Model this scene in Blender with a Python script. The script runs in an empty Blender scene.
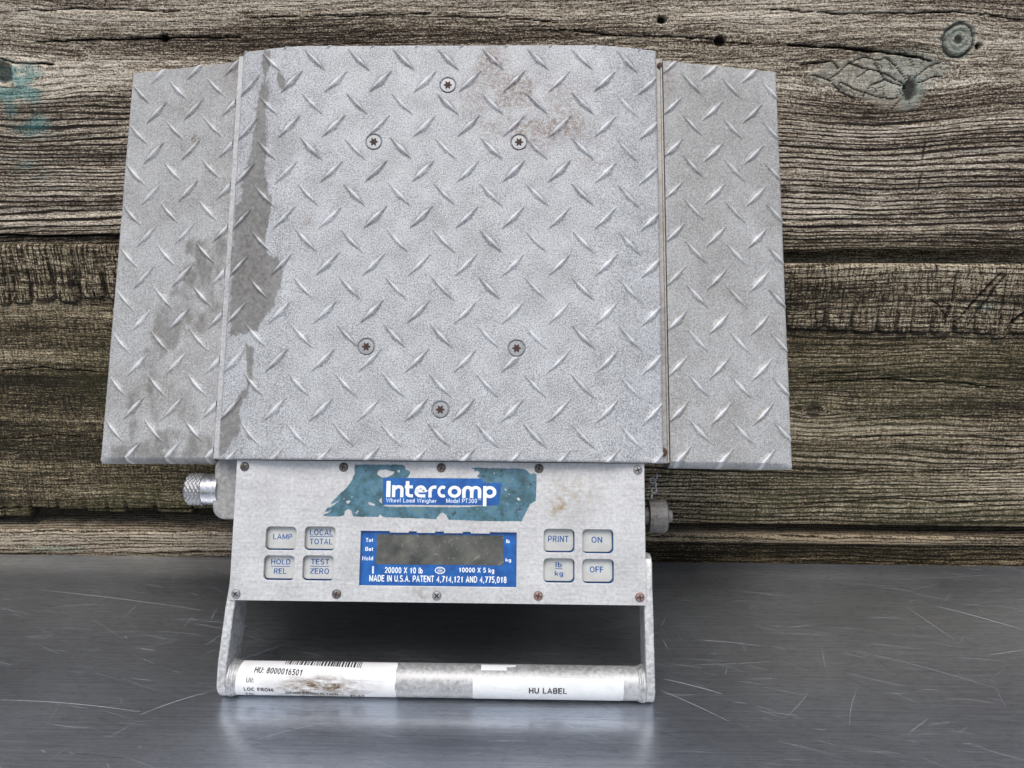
import bpy, bmesh, math, random
import numpy as np
from mathutils import Vector, Matrix
S = bpy.context.scene
COL = S.collection
R = math.radians
rng = random.Random(7)
nr = np.random.RandomState(11)

# ------------------------------------------------------------------ camera
CAM = np.array([0.0, -0.8353, 0.4548])
FPX = 769.0
PITCH, YAW = R(16.0), R(1.36)
cd = bpy.data.cameras.new('camera'); cam = bpy.data.objects.new('camera', cd); COL.objects.link(cam)
cam.location = CAM; cam.rotation_euler = (math.pi/2 - PITCH, 0, YAW)
cd.sensor_width = 36.0; cd.lens = 36.0*FPX/1024.0; cd.clip_start = 0.01; cd.clip_end = 200
S.camera = cam

# ------------------------------------------------------------------ light: overcast daylight, brighter from the upper left
SUN_EL, SUN_AZ = R(64), R(186)          # azimuth clockwise from +Y: high, behind the camera, a little left
w = bpy.data.worlds.new('World'); S.world = w; w.use_nodes = True
wn_ = w.node_tree.nodes; bg = wn_['Background']
sk = wn_.new('ShaderNodeTexSky'); sk.sky_type = 'NISHITA'; sk.sun_disc = False
sk.sun_elevation = SUN_EL; sk.sun_rotation = SUN_AZ
sk.air_density = 1.0; sk.dust_density = 3.0; sk.ozone_density = 0.8
w.node_tree.links.new(sk.outputs[0], bg.inputs[0]); bg.inputs[1].default_value = 0.08
sd = bpy.data.lights.new('sun', 'SUN'); sd.energy = 1.5; sd.angle = R(36); sd.color = (1, .985, .97)
so = bpy.data.objects.new('sun', sd); COL.objects.link(so)
sdir = Vector((math.sin(SUN_AZ)*math.cos(SUN_EL), math.cos(SUN_AZ)*math.cos(SUN_EL), math.sin(SUN_EL)))
so.rotation_euler = sdir.to_track_quat('Z', 'Y').to_euler(); so.location = sdir*5
S.view_settings.view_transform = 'Standard'; S.view_settings.look = 'None'
S.view_settings.exposure = 0.75; S.view_settings.gamma = 1.0
S.render.engine = 'CYCLES'

# ------------------------------------------------------------------ measuring helpers (surveyed points -> real planes)
_fw = np.array([-math.sin(YAW)*math.cos(PITCH), math.cos(YAW)*math.cos(PITCH), -math.sin(PITCH)])
_rt = np.array([math.cos(YAW), math.sin(YAW), 0.0])
_up = np.cross(_rt, _fw)
def ray(px, py): return _fw + (px-512)/FPX*_rt - (py-384)/FPX*_up
def onto(px, py, O, Nn):
    d = ray(px, py); return CAM + d*((Nn @ (O-CAM))/(Nn @ d))
AL = R(24.02)
U = np.array([1.0, 0, 0]); V = np.array([0, math.sin(AL), math.cos(AL)]); NN = np.array([0, -math.cos(AL), math.sin(AL)])
O = np.array([-0.0803, -0.2049, 0.2033])            # scale frame: bottom middle of the platform face
def sc(px, py, wd=0.0):                              # survey point -> (u, v) on the scale's plane at depth wd
    q = onto(px, py, O+NN*wd, NN) - O; return float(q @ U), float(q @ V)
def wall_pt(px, py):
    q = onto(px, py, np.zeros(3), np.array([0, -1.0, 0])); return float(q[0]), float(q[2])
def table_pt(px, py):
    q = onto(px, py, np.zeros(3), np.array([0, 0, 1.0])); return float(q[0]), float(q[1])

# ------------------------------------------------------------------ numpy noise
def vnoise(x, y, seed=0):
    xi = np.floor(x).astype(np.int64); yi = np.floor(y).astype(np.int64)
    fx = x-xi; fy = y-yi
    def h(a, b):
        n = (a*374761393 + b*668265263 + seed*1442695041) & 0xFFFFFFFF
        n = ((n ^ (n >> 13))*1274126177) & 0xFFFFFFFF
        n = ((n ^ (n >> 16))*2246822519) & 0xFFFFFFFF
        return ((n ^ (n >> 15)) & 0xFFFFFF)/float(0xFFFFFF)
    sx = fx*fx*(3-2*fx); sy = fy*fy*(3-2*fy)
    a = h(xi, yi); b = h(xi+1, yi); c = h(xi, yi+1); d = h(xi+1, yi+1)
    return (a*(1-sx)+b*sx)*(1-sy) + (c*(1-sx)+d*sx)*sy
def fbm(x, y, seed=0, o=4):
    s = 0; a = .5; t = 0
    for k in range(o):
        s = s+a*vnoise(x*2**k, y*2**k, seed+k*17); t += a; a *= .5
    return s/t
def sstep(a, b, x):
    t = np.clip((x-a)/(b-a), 0, 1); return t*t*(3-2*t)
def seg_dist(x, y, pts):                             # distance to a polyline
    d = np.full(np.shape(x), 1e9)
    for (x0, y0), (x1, y1) in zip(pts[:-1], pts[1:]):
        dx, dy = x1-x0, y1-y0; L = dx*dx+dy*dy+1e-18
        t = np.clip(((x-x0)*dx+(y-y0)*dy)/L, 0, 1)
        d = np.minimum(d, np.hypot(x-x0-t*dx, y-y0-t*dy))
    return d
def in_poly(x, y, pts):
    c = np.zeros(np.shape(x), bool); n = len(pts)
    for i in range(n):
        x0, y0 = pts[i]; x1, y1 = pts[(i+1) % n]
        k = ((y0 > y) != (y1 > y)) & (x < (x1-x0)*(y-y0)/((y1-y0) if y1 != y0 else 1e-12)+x0)
        c ^= k
    return c
def poly_mask(x, y, pts, soft, jit=None):            # soft-edged polygon, edge roughened by jit
    d = seg_dist(x, y, pts+[pts[0]]); s = np.where(in_poly(x, y, pts), d, -d)
    if jit is not None: s = s+jit
    return sstep(-soft, soft, s)

# ------------------------------------------------------------------ materials
class Mat:
    def __init__(s, name, rough=.5, metal=0.0, col=(.5, .5, .5), spec=.5):
        s.m = bpy.data.materials.new(name); s.m.use_nodes = True; s.t = s.m.node_tree
        s.b = s.t.nodes['Principled BSDF']
        s.b.inputs['Roughness'].default_value = rough; s.b.inputs['Metallic'].default_value = metal
        s.b.inputs['Base Color'].default_value = (*col, 1); s.b.inputs['Specular IOR Level'].default_value = spec
        s._tc = None
    def n(s, typ, ins=None, **kw):
        nd = s.t.nodes.new(typ)
        for k, v in kw.items(): setattr(nd, k, v)
        for k, v in (ins or {}).items(): s.put(nd.inputs[k], v)
        return nd
    def put(s, sock, v):
        if isinstance(v, bpy.types.NodeSocket): s.t.links.new(v, sock)
        elif isinstance(v, (tuple, list)) and len(v) == 3 and sock.type == 'RGBA': sock.default_value = (*v, 1)
        else: sock.default_value = v
    def obj(s):
        if s._tc is None: s._tc = s.n('ShaderNodeTexCoord')
        return s._tc.outputs['Object']
    def math(s, op, a, b=0.0, c=0.0, clamp=False):
        nd = s.n('ShaderNodeMath', operation=op, use_clamp=clamp)
        for i, v in enumerate((a, b, c)): s.put(nd.inputs[i], v)
        return nd.outputs[0]
    def mapped(s, vec, scale=(1, 1, 1), rot=(0, 0, 0), loc=(0, 0, 0)):
        nd = s.n('ShaderNodeMapping'); s.put(nd.inputs['Vector'], vec)
        nd.inputs['Scale'].default_value = scale; nd.inputs['Rotation'].default_value = rot; nd.inputs['Location'].default_value = loc
        return nd.outputs[0]
    def noise(s, scale, vec=None, detail=3, rough=.55, dist=0.0):
        nd = s.n('ShaderNodeTexNoise'); s.put(nd.inputs['Vector'], vec or s.obj())
        nd.inputs['Scale'].default_value = scale; nd.inputs['Detail'].default_value = detail
        nd.inputs['Roughness'].default_value = rough; nd.inputs['Distortion'].default_value = dist
        return nd.outputs['Fac']
    def vor(s, scale, vec=None, out='Distance', feature='F1'):
        nd = s.n('ShaderNodeTexVoronoi', feature=feature); s.put(nd.inputs['Vector'], vec or s.obj())
        nd.inputs['Scale'].default_value = scale; return nd.outputs[out]
    def ramp(s, fac, stops):
        nd = s.n('ShaderNodeValToRGB'); s.put(nd.inputs[0], fac); e = nd.color_ramp.elements
        while len(e) < len(stops): e.new(.5)
        for k, (p, c) in zip(e, stops):
            k.position = p; k.color = (*c, 1) if not isinstance(c, (int, float)) else (c, c, c, 1)
        return nd.outputs[0]
    def rng(s, v, a, b, c=0.0, d=1.0):
        nd = s.n('ShaderNodeMapRange', clamp=True); s.put(nd.inputs[0], v)
        for i, q in enumerate((a, b, c, d)): nd.inputs[i+1].default_value = q
        return nd.outputs[0]
    def mix(s, f, a, b, blend='MIX'):
        nd = s.n('ShaderNodeMix', data_type='RGBA', blend_type=blend)
        s.put(nd.inputs[0], f); s.put(nd.inputs[6], a); s.put(nd.inputs[7], b); return nd.outputs[2]
    def attr(s, name): return s.n('ShaderNodeAttribute', attribute_name=name).outputs['Fac']
    def blob(s, c, r):                                # soft round mask in object space
        v = s.n('ShaderNodeVectorMath', operation='DISTANCE'); s.put(v.inputs[0], s.obj()); v.inputs[1].default_value = c
        return s.rng(v.outputs['Value'], r, 0.0)
    def set(s, k, v): s.put(s.b.inputs[k], v); return s
    def bump(s, h, strength=.5, dist=.001):
        nd = s.n('ShaderNodeBump'); s.put(nd.inputs['Height'], h)
        nd.inputs['Strength'].default_value = strength; nd.inputs['Distance'].default_value = dist
        s.put(s.b.inputs['Normal'], nd.outputs[0]); return s

def m_galv(name, light, dark, grime, scale=1.0, contrast=(.36, .62)):
    m = Mat(name, .5, .10, spec=.3)
    sp = m.noise(780*scale, detail=2, rough=.75); lg = m.noise(38, detail=4, rough=.6)
    k = m.rng(m.math('ADD', sp, m.math('MULTIPLY', m.math('SUBTRACT', lg, .5), .28)), *contrast)
    c = m.mix(k, dark, light)
    fl = m.rng(m.noise(760, detail=1), .66, .74); c = m.mix(m.math('MULTIPLY', fl, .6), c, (.74, .76, .78))
    dk = m.rng(m.noise(820, detail=1, rough=.6), .36, .28); c = m.mix(m.math('MULTIPLY', dk, .6), c, (.13, .128, .125))
    bl = m.rng(m.noise(14, detail=5, rough=.65), .45, .7); c = m.mix(m.math('MULTIPLY', bl, .12), c, grime)
    sc1 = m.noise(1, m.mapped(m.obj(), (900, 60, 60), (0, 0, R(12))), 3, .6); c = m.mix(m.math('MULTIPLY', m.rng(sc1, .60, .72), .35), c, (.66, .68, .70))
    st = m.attr('stain'); stc = m.mix(m.rng(m.noise(240, detail=5, rough=.7), .32, .68), (.10, .096, .088), (.235, .225, .205))
    c = m.mix(m.math('MULTIPLY', st, .92), c, stc)
    ru = m.math('MULTIPLY', m.attr('rust'), m.rng(m.noise(260, detail=4, rough=.7), .40, .62)); c = m.mix(m.math('MULTIPLY', ru, .85), c, (.165, .105, .07))
    dr = m.math('MULTIPLY', m.attr('dirt'), m.rng(m.noise(420, detail=4, rough=.7), .38, .62)); c = m.mix(dr, c, (.15, .13, .10))  # dirt patches, and shade painted round the lug feet
    c = m.mix(m.math('MULTIPLY', m.attr('wear'), .75), c, (.80, .81, .82))  # worn crests with their highlight painted into the colour
    m.set('Base Color', c)
    m.set('Roughness', m.math('ADD', m.math('MULTIPLY', sp, .35), .38))
    m.bump(m.math('ADD', sp, m.math('MULTIPLY', m.noise(1100, detail=1), .4)), .2, .0006)
    return m.m
M = {}
M['plate'] = m_galv('galvanised_tread', (.525, .535, .54), (.205, .209, .212), (.27, .262, .25))
M['ramp'] = m_galv('galvanised_ramp', (.475, .475, .465), (.235, .233, .222), (.27, .26, .24), .9, (.34, .66))
def m_alu(name, a, b, rough=.42, metal=.6, scale=260, brown=0.0):
    m = Mat(name, rough, metal)
    sp = m.noise(scale, detail=4, rough=.65); lg = m.noise(30, detail=4)
    c = m.mix(m.rng(m.math('ADD', sp, m.math('MULTIPLY', lg, .4)), .55, .85), b, a)
    pit = m.rng(m.noise(500, detail=2), .34, .27); c = m.mix(m.math('MULTIPLY', pit, .6), c, (.12, .11, .10))
    if brown: c = m.mix(m.math('MULTIPLY', m.rng(m.noise(55, detail=5, rough=.7), .56, .75), brown), c, (.20, .15, .09))
    m.set('Base Color', c); m.set('Roughness', m.rng(sp, .3, .7, rough-.08, rough+.14)); m.bump(sp, .25, .0006)
    return m.m
M['cast'] = m_alu('cast_aluminium', (.62, .62, .60), (.36, .355, .34), .5, .5)
M['cast_mid'] = m_alu('weathered_casting', (.36, .355, .34), (.22, .215, .205), .55, .3)  # bracket casting, its shade included in the darker grey
M['cast_dark'] = m_alu('dull_cast_metal', (.36, .355, .34), (.20, .195, .185), .55, .4)
M['cast_shadow'] = m_alu('grimy_grey_metal', (.17, .165, .155), (.075, .07, .065), .6, .2)  # right knob metal, darkened in colour for the shade it sits in
M['bar'] = m_alu('aluminium_tube', (.50, .50, .49), (.29, .29, .28), .48, .4)
M['strip'] = m_alu('edge_strip_metal', (.47, .47, .47), (.29, .29, .28), .5, .2, 420, .3)
M['strip_dirty'] = m_alu('dirty_edge_strip_metal', (.38, .36, .335), (.22, .205, .185), .5, .3, 300, .6)
M['chrome'] = m_alu('worn_chrome', (.62, .62, .62), (.42, .42, .42), .25, .9, 200)
M['knurl'] = m_alu('knurled_steel', (.42, .42, .42), (.18, .18, .18), .4, .7, 900)
M['black'] = Mat('dark_gap', .7, 0, (.02, .02, .02)).m
# control panel: brushed silver face, fine horizontal brushing, brown spots and wear
m = Mat('brushed_silver_panel', .4, .3)
br = m.noise(1, m.mapped(m.obj(), (60, 900, 200)), 4, .6); sp = m.noise(330, detail=4, rough=.7); lg = m.noise(26, detail=5, rough=.6)
k = m.rng(m.math('ADD', m.math('ADD', m.math('MULTIPLY', br, .30), m.math('MULTIPLY', sp, .60)), m.math('MULTIPLY', lg, .40)), .46, .78)
c = m.mix(k, (.37, .364, .348), (.63, .622, .60))
bx, by = sc(558, 509, -.012); b2 = sc(572, 490, -.012); b3 = sc(420, 597, -.012)
brn = m.math('MULTIPLY', m.math('ADD', m.blob((bx, by, -.012), .013), m.math('MULTIPLY', m.blob((*b2, -.012), .032), .55), clamp=True), m.rng(m.noise(150, detail=5, rough=.7), .42, .66))
c = m.mix(brn, c, (.30, .22, .12))
gr = m.math('MULTIPLY', m.blob((*b3, -.012), .012), m.rng(m.noise(120, detail=3), .42, .5)); c = m.mix(gr, c, (.36, .34, .31))
pit = m.rng(m.noise(240, detail=4, rough=.75), .33, .27); c = m.mix(m.math('MULTIPLY', pit, .75), c, (.15, .14, .13))
m.set('Base Color', c); m.set('Roughness', m.rng(sp, .3, .7, .34, .5)); m.bump(m.math('ADD', br, sp), .2, .0004)
M['panel'] = m.m
def m_simple(name, a, b, scale, rough=.5, spec=.5, lo=.35, hi=.65, metal=0.0):
    m = Mat(name, rough, metal, spec=spec); m.set('Base Color', m.mix(m.rng(m.noise(scale, detail=5, rough=.65), lo, hi), a, b)); return m.m
M['blue'] = m_simple('blue_print', (.005, .060, .24), (.010, .115, .38), 120, .35)
M['blue_rim'] = m_simple('blue_edge', (.035, .17, .50), (.06, .24, .62), 200, .5)
M['ink_blue'] = m_simple('blue_ink', (.02, .07, .22), (.04, .11, .30), 300, .5)
M['ink_white'] = m_simple('white_ink', (.70, .74, .78), (.86, .88, .90), 700, .5)
M['ink_pale'] = m_simple('faded_white_ink', (.36, .48, .66), (.74, .80, .86), 500, .5, lo=.3, hi=.6)
M['ink_black'] = m_simple('black_ink', (.012, .012, .014), (.035, .033, .03), 300, .6)
m = Mat('worn_teal_film', .4); n1 = m.noise(75, detail=6, rough=.7); n2 = m.noise(420, detail=3)
c = m.ramp(n1, [(.30, (.028, .060, .075)), (.46, (.045, .12, .145)), (.56, (.07, .17, .23)), (.70, (.10, .18, .19))])
c = m.mix(m.math('MULTIPLY', m.rng(n2, .62, .72), .5), c, (.34, .38, .38)); c = m.mix(m.rng(m.noise(210, detail=4), .40, .30), c, (.035, .045, .04))
m.set('Base Color', c); M['teal'] = m.m
M['pad'] = m_simple('button_pad_plastic', (.44, .445, .415), (.53, .535, .505), 60, .42)
m = Mat('scuffed_lcd', .30); c = m.mix(m.rng(m.noise(50, detail=5, rough=.65), .35, .7), (.042, .044, .037), (.135, .132, .108))
c = m.mix(m.math('MULTIPLY', m.rng(m.noise(230, detail=4, rough=.7), .60, .72), .7), c, (.34, .33, .29)); m.set('Base Color', c); M['lcd'] = m.m
m = Mat('paper_label', .45); pc = sc(318, 688, -.012)
c = m.mix(m.rng(m.noise(40, detail=5), .35, .7), (.80, .80, .79), (.68, .675, .65))
sc_ = m.mapped(m.obj(), (.42, 1.5, .6)); dd = m.n('ShaderNodeVectorMath', operation='DISTANCE'); m.put(dd.inputs[0], sc_); dd.inputs[1].default_value = (pc[0]*.42, (pc[1]-.0015)*1.5, -.0145*.6)
st = m.math('MULTIPLY', m.rng(dd.outputs['Value'], .024, .004), m.rng(m.noise(140, m.mapped(m.obj(), (.5, 1.4, 1)), 5, .7), .36, .62))
c = m.mix(m.math('MULTIPLY', st, 1.25, clamp=True), c, (.125, .082, .038)); m.set('Base Color', c); m.bump(m.noise(90, detail=3), .15, .001); M['paper'] = m.m
m = Mat('silver_paper_label', .4); c = m.mix(m.rng(m.noise(60, detail=6, rough=.7), .35, .7), (.64, .655, .64), (.76, .765, .75)); m.set('Base Color', c); m.bump(m.noise(70, detail=3), .2, .001); M['paper_grey'] = m.m
M['zinc'] = m_alu('zinc_screw', (.35, .36, .365), (.18, .185, .185), .45, .4, 700)
M['steel_dark'] = m_alu('tarnished_screw', (.20, .185, .17), (.075, .065, .055), .45, .6, 700)
M['rusty'] = m_alu('rusty_screw', (.105, .050, .035), (.04, .020, .015), .75, .1, 700)
M['rust_light'] = m_alu('rust_tinted_screw', (.34, .255, .225), (.15, .075, .055), .55, .4, 700)
M['socket'] = m_simple('socket_grime', (.015, .012, .01), (.06, .035, .025), 700, .8)  # near-black tone of the flat screw socket shapes
M['socket_rust'] = m_simple('rust_filled_socket', (.022, .011, .008), (.075, .032, .022), 900, .8)

# ------------------------------------------------------------------ mesh helpers
def children_offset(): return Vector((0, 0, 0))
class MB:
    def __init__(s): s.v = []; s.f = []; s.mi = []
    def add(s, v, f, mi=0):
        o = len(s.v); s.v += [tuple(map(float, p)) for p in v]; s.f += [tuple(i+o for i in q) for q in f]; s.mi += [mi]*len(f); return s
    def box(s, a, b, mi=0):
        x0, y0, z0 = a; x1, y1, z1 = b
        return s.add([(x0, y0, z0), (x1, y0, z0), (x1, y1, z0), (x0, y1, z0), (x0, y0, z1), (x1, y0, z1), (x1, y1, z1), (x0, y1, z1)],
                     [(0, 3, 2, 1), (4, 5, 6, 7), (0, 1, 5, 4), (1, 2, 6, 5), (2, 3, 7, 6), (3, 0, 4, 7)], mi)
    def lathe(s, prof, axis, c, n=40, mi=0, rmod=None):   # prof: (t along axis, radius)
        v = []; f = []; ax = 'xyz'.index(axis); a1, a2 = [(1, 2), (2, 0), (0, 1)][ax]
        for i, (t, r) in enumerate(prof):
            for k in range(n):
                q = 2*math.pi*k/n; rr = r+(rmod(i, k) if rmod else 0); p = [0, 0, 0]
                p[ax] = c[ax]+t; p[a1] = c[a1]+rr*math.cos(q); p[a2] = c[a2]+rr*math.sin(q); v.append(p)
        for i in range(len(prof)-1):
            for k in range(n):
                k2 = (k+1) % n; f.append((i*n+k, i*n+k2, (i+1)*n+k2, (i+1)*n+k))
        f.append(tuple(range(n))[::-1]); f.append(tuple((len(prof)-1)*n+k for k in range(n)))
        return s.add(v, f, mi)
    def torus(s, c, R1, r, axis, n=28, k=10, mi=0, stretch=1.0, lump=None):
        ax = 'xyz'.index(axis); a1, a2 = [(1, 2), (2, 0), (0, 1)][ax]; v = []; f = []
        for i in range(n):
            q = 2*math.pi*i/n; rr = r*(1+(lump(i/n) if lump else 0))
            for j in range(k):
                t = 2*math.pi*j/k; d = R1+rr*math.cos(t); p = [0, 0, 0]
                p[ax] = c[ax]+rr*math.sin(t); p[a1] = c[a1]+d*math.cos(q)*stretch; p[a2] = c[a2]+d*math.sin(q); v.append(p)
        for i in range(n):
            for j in range(k):
                f.append((i*k+j, ((i+1) % n)*k+j, ((i+1) % n)*k+(j+1) % k, i*k+(j+1) % k))
        return s.add(v, f, mi)
    def build(s, name, mats, parent=None, angle=35, bevel=0.0, fix=True):
        me = bpy.data.meshes.new(name); me.from_pydata(s.v, [], s.f)
        for q in (mats if isinstance(mats, list) else [mats]): me.materials.append(q)
        me.polygons.foreach_set('material_index', s.mi); me.polygons.foreach_set('use_smooth', [True]*len(s.f))
        if fix:
            b = bmesh.new(); b.from_mesh(me); bmesh.ops.recalc_face_normals(b, faces=b.faces); b.to_mesh(me); b.free()
        me.set_sharp_from_angle(angle=R(angle)); me.update()
        o = bpy.data.objects.new(name, me); COL.objects.link(o)
        if parent: attach(o, parent)
        if bevel:
            d = o.modifiers.new('bevel', 'BEVEL'); d.width = bevel; d.segments = 2; d.limit_method = 'ANGLE'; d.angle_limit = R(40)
        return o
BASE = Vector((0, -.2061, -.0369))                     # the scale's contact point with the table, in its own frame
def attach(o, parent):
    o.parent = parent
    if parent.type == 'EMPTY' and parent.get('scale_frame'): o.location = -BASE
def grid_mesh(name, X, Y, Z, mat, parent=None, attrs=None, angle=40, flip=False):
    r, c = X.shape; me = bpy.data.meshes.new(name); n = r*c
    i = np.arange(r*c).reshape(r, c); q = np.stack([i[:-1, :-1], i[:-1, 1:], i[1:, 1:], i[1:, :-1]], -1).reshape(-1, 4)
    if flip: q = q[:, ::-1]
    me.vertices.add(n); me.vertices.foreach_set('co', np.stack([X, Y, Z], -1).astype(np.float32).ravel())
    me.loops.add(q.size); me.loops.foreach_set('vertex_index', q.astype(np.int32).ravel())
    me.polygons.add(len(q)); me.polygons.foreach_set('loop_start', np.arange(0, q.size, 4, dtype=np.int32))
    me.polygons.foreach_set('use_smooth', np.ones(len(q), bool)); me.update(calc_edges=True); me.validate()
    me.materials.append(mat)
    for k, a in (attrs or {}).items():
        at = me.attributes.new(k, 'FLOAT', 'POINT'); at.data.foreach_set('value', a.astype(np.float32).ravel())
    me.set_sharp_from_angle(angle=R(angle))
    o = bpy.data.objects.new(name, me); COL.objects.link(o)
    if parent: attach(o, parent)
    return o
def curve_mesh(build, **kw):                            # a filled 2D curve turned into plain verts and faces
    cu = bpy.data.curves.new('c', 'CURVE'); cu.dimensions = '2D'; cu.fill_mode = 'BOTH'
    for k, v in kw.items(): setattr(cu, k, v)
    build(cu); o = bpy.data.objects.new('c', cu); COL.objects.link(o)
    dg = bpy.context.evaluated_depsgraph_get(); me = bpy.data.meshes.new_from_object(o.evaluated_get(dg))
    v = [tuple(p.co) for p in me.vertices]; f = [tuple(p.vertices) for p in me.polygons]
    bpy.data.objects.remove(o); bpy.data.meshes.remove(me); bpy.data.curves.remove(cu); return v, f
def fill(polys, **kw):
    def b(cu):
        for p in polys:
            s = cu.splines.new('POLY'); s.points.add(len(p)-1); s.use_cyclic_u = True
            for q, (x, y) in zip(s.points, p): q.co = (x, y, 0, 1)
    return curve_mesh(b, **kw)
def arc(cx, cy, rx, ry, a0, a1, n=12): return [(cx+rx*math.cos(R(a0+(a1-a0)*k/n)), cy+ry*math.sin(R(a0+(a1-a0)*k/n))) for k in range(n+1)]
def stroke(pts, w):
    v = []; n = len(pts); cl_ = math.hypot(pts[0][0]-pts[-1][0], pts[0][1]-pts[-1][1]) < 1e-6
    for i in range(n):
        if cl_ and i in (0, n-1): p, q_ = pts[-2], pts[1]
        else: p, q_ = pts[max(i-1, 0)], pts[min(i+1, n-1)]
        dx, dy = q_[0]-p[0], q_[1]-p[1]; L = math.hypot(dx, dy) or 1; nx, ny = -dy/L, dx/L; ww = w/2
        if 0 < i < n-1 or cl_:                           # mitre the joint
            ax, ay = pts[i][0]-p[0], pts[i][1]-p[1]; la = math.hypot(ax, ay) or 1; ww /= max(.55, abs((-ay/la)*nx+(ax/la)*ny))
        v += [(pts[i][0]+nx*ww, pts[i][1]+ny*ww), (pts[i][0]-nx*ww, pts[i][1]-ny*ww)]
    return v, [(2*i, 2*i+1, 2*i+3, 2*i+2) for i in range(n-1)]
def _font():                                             # plain sans letters as centre lines, cap height 1
    G = {}; el = lambda cx, cy, rx, ry: arc(cx, cy, rx, ry, 0, 360, 20)
    G['A'] = (.72, [[(.04, 0), (.36, .97), (.68, 0)], [(.16, .33), (.56, .33)]]); G['C'] = (.72, [arc(.38, .5, .31, .44, 48, 312, 16)])
    G['B'] = (.66, [[(.08, .06), (.08, .94), (.36, .94)]+arc(.36, .73, .20, .21, 90, -90, 8)+[(.08, .52)], [(.36, .52)]+arc(.38, .29, .22, .23, 90, -90, 8)+[(.08, .06)]])
    G['D'] = (.70, [[(.08, .06), (.08, .94), (.30, .94)]+arc(.30, .5, .34, .44, 90, -90, 12)+[(.02, .06)]])
    G['E'] = (.60, [[(.58, .94), (.08, .94), (.08, .06), (.58, .06)], [(.08, .52), (.54, .52)]]); G['F'] = (.56, [[(.56, .94), (.08, .94), (.08, 0)], [(.08, .50), (.50, .50)]])
    G['G'] = (.74, [arc(.38, .5, .31, .44, 48, 350, 18)+[(.42, .42)]]); G['H'] = (.70, [[(.08, 0), (.08, 1)], [(.62, 0), (.62, 1)], [(.08, .52), (.62, .52)]])
    G['I'] = (.18, [[(.09, 0), (.09, 1)]]); G['L'] = (.56, [[(.08, 1), (.08, .06), (.56, .06)]])
    G['M'] = (.84, [[(.08, 0), (.08, 1)], [(.76, 0), (.76, 1)], [(.10, .96), (.42, .10), (.74, .96)]]); G['N'] = (.70, [[(.08, 0), (.08, 1)], [(.62, 0), (.62, 1)], [(.10, .95), (.60, .05)]])
    G['O'] = (.78, [el(.39, .5, .32, .44)]); G['P'] = (.64, [[(.08, 0), (.08, .94), (.34, .94)]+arc(.34, .68, .23, .26, 90, -90, 10)+[(.08, .42)]])
    G['R'] = (.68, [[(.08, 0), (.08, .94), (.36, .94)]+arc(.36, .71, .22, .23, 90, -90, 10)+[(.08, .48)], [(.36, .48), (.62, 0)]])
    G['S'] = (.64, [arc(.32, .725, .24, .215, 30, 180, 8)+arc(.32, .725, .24, .215, 180, 260, 5)+arc(.32, .27, .26, .215, 80, -150, 14)])
    G['T'] = (.62, [[(0, .94), (.62, .94)], [(.31, 0), (.31, .94)]]); G['U'] = (.70, [[(.08, 1), (.08, .36)]+arc(.35, .34, .27, .28, 180, 360, 12)+[(.62, 1)]])
    G['W'] = (.94, [[(.03, 1), (.25, .05), (.47, .95), (.69, .05), (.91, 1)]]); G['X'] = (.66, [[(.04, 0), (.62, 1)], [(.04, 1), (.62, 0)]])
    G['Z'] = (.62, [[(.04, .94), (.56, .94), (.06, .06), (.60, .06)]])
    o = el(.28, .34, .21, .28)
    G['o'] = (.56, [o]); G['a'] = (.54, [[(.46, 0), (.46, .66)], el(.25, .34, .18, .27)]); G['b'] = (.56, [[(.07, 0), (.07, 1)], el(.29, .34, .20, .28)])
    G['d'] = (.56, [[(.49, 0), (.49, 1)], el(.27, .34, .20, .28)]); G['e'] = (.54, [[(.07, .34), (.47, .34)]+arc(.27, .34, .20, .28, 0, 310, 18)])
    G['g'] = (.56, [[(.49, .66), (.49, -.08)]+arc(.28, -.08, .21, .16, 0, -150, 8), el(.27, .34, .20, .28)]); G['h'] = (.54, [[(.07, 0), (.07, 1)], arc(.27, .42, .19, .20, 180, 0, 10)+[(.46, 0)]])
    G['i'] = (.16, [[(.08, 0), (.08, .66)], [(.08, .84), (.08, .98)]]); G['k'] = (.52, [[(.07, 0), (.07, 1)], [(.10, .26), (.46, .66)], [(.22, .40), (.48, 0)]]); G['l'] = (.16, [[(.08, 0), (.08, 1)]])
    G['r'] = (.36, [[(.07, 0), (.07, .66)], [(.07, .44)]+arc(.28, .42, .2, .2, 170, 90, 5)]); G['t'] = (.34, [[(.15, .92), (.15, .12), (.32, .06)], [(0, .62), (.32, .62)]])
    G['0'] = (.60, [el(.30, .5, .23, .44)]); G['1'] = (.60, [[(.10, .76), (.34, .95), (.34, 0)]]); G['2'] = (.60, [arc(.30, .70, .22, .24, 170, -30, 10)+[(.08, .06), (.54, .06)]])
    G['3'] = (.60, [arc(.28, .72, .21, .22, 150, -90, 10), arc(.28, .28, .23, .23, 90, -150, 10)]); G['4'] = (.60, [[(.42, 0), (.42, .95), (.05, .28), (.58, .28)]])
    G['5'] = (.60, [[(.52, .94), (.14, .94), (.10, .50)]+arc(.28, .32, .24, .26, 130, -150, 12)]); G['6'] = (.60, [el(.30, .30, .22, .24), arc(.36, .42, .28, .52, 180, 95, 8)])
    G['7'] = (.60, [[(.05, .94), (.54, .94), (.22, 0)]]); G['8'] = (.60, [el(.30, .72, .19, .22), el(.30, .28, .23, .23)])
    G['.'] = (.20, [[(.10, 0), (.10, .16)]]); G[','] = (.22, [[(.12, .14), (.12, 0), (.05, -.12)]]); G[':'] = (.22, [[(.11, 0), (.11, .16)], [(.11, .50), (.11, .66)]]); G[' '] = (.30, [])
    return G
FONT = _font()
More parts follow.
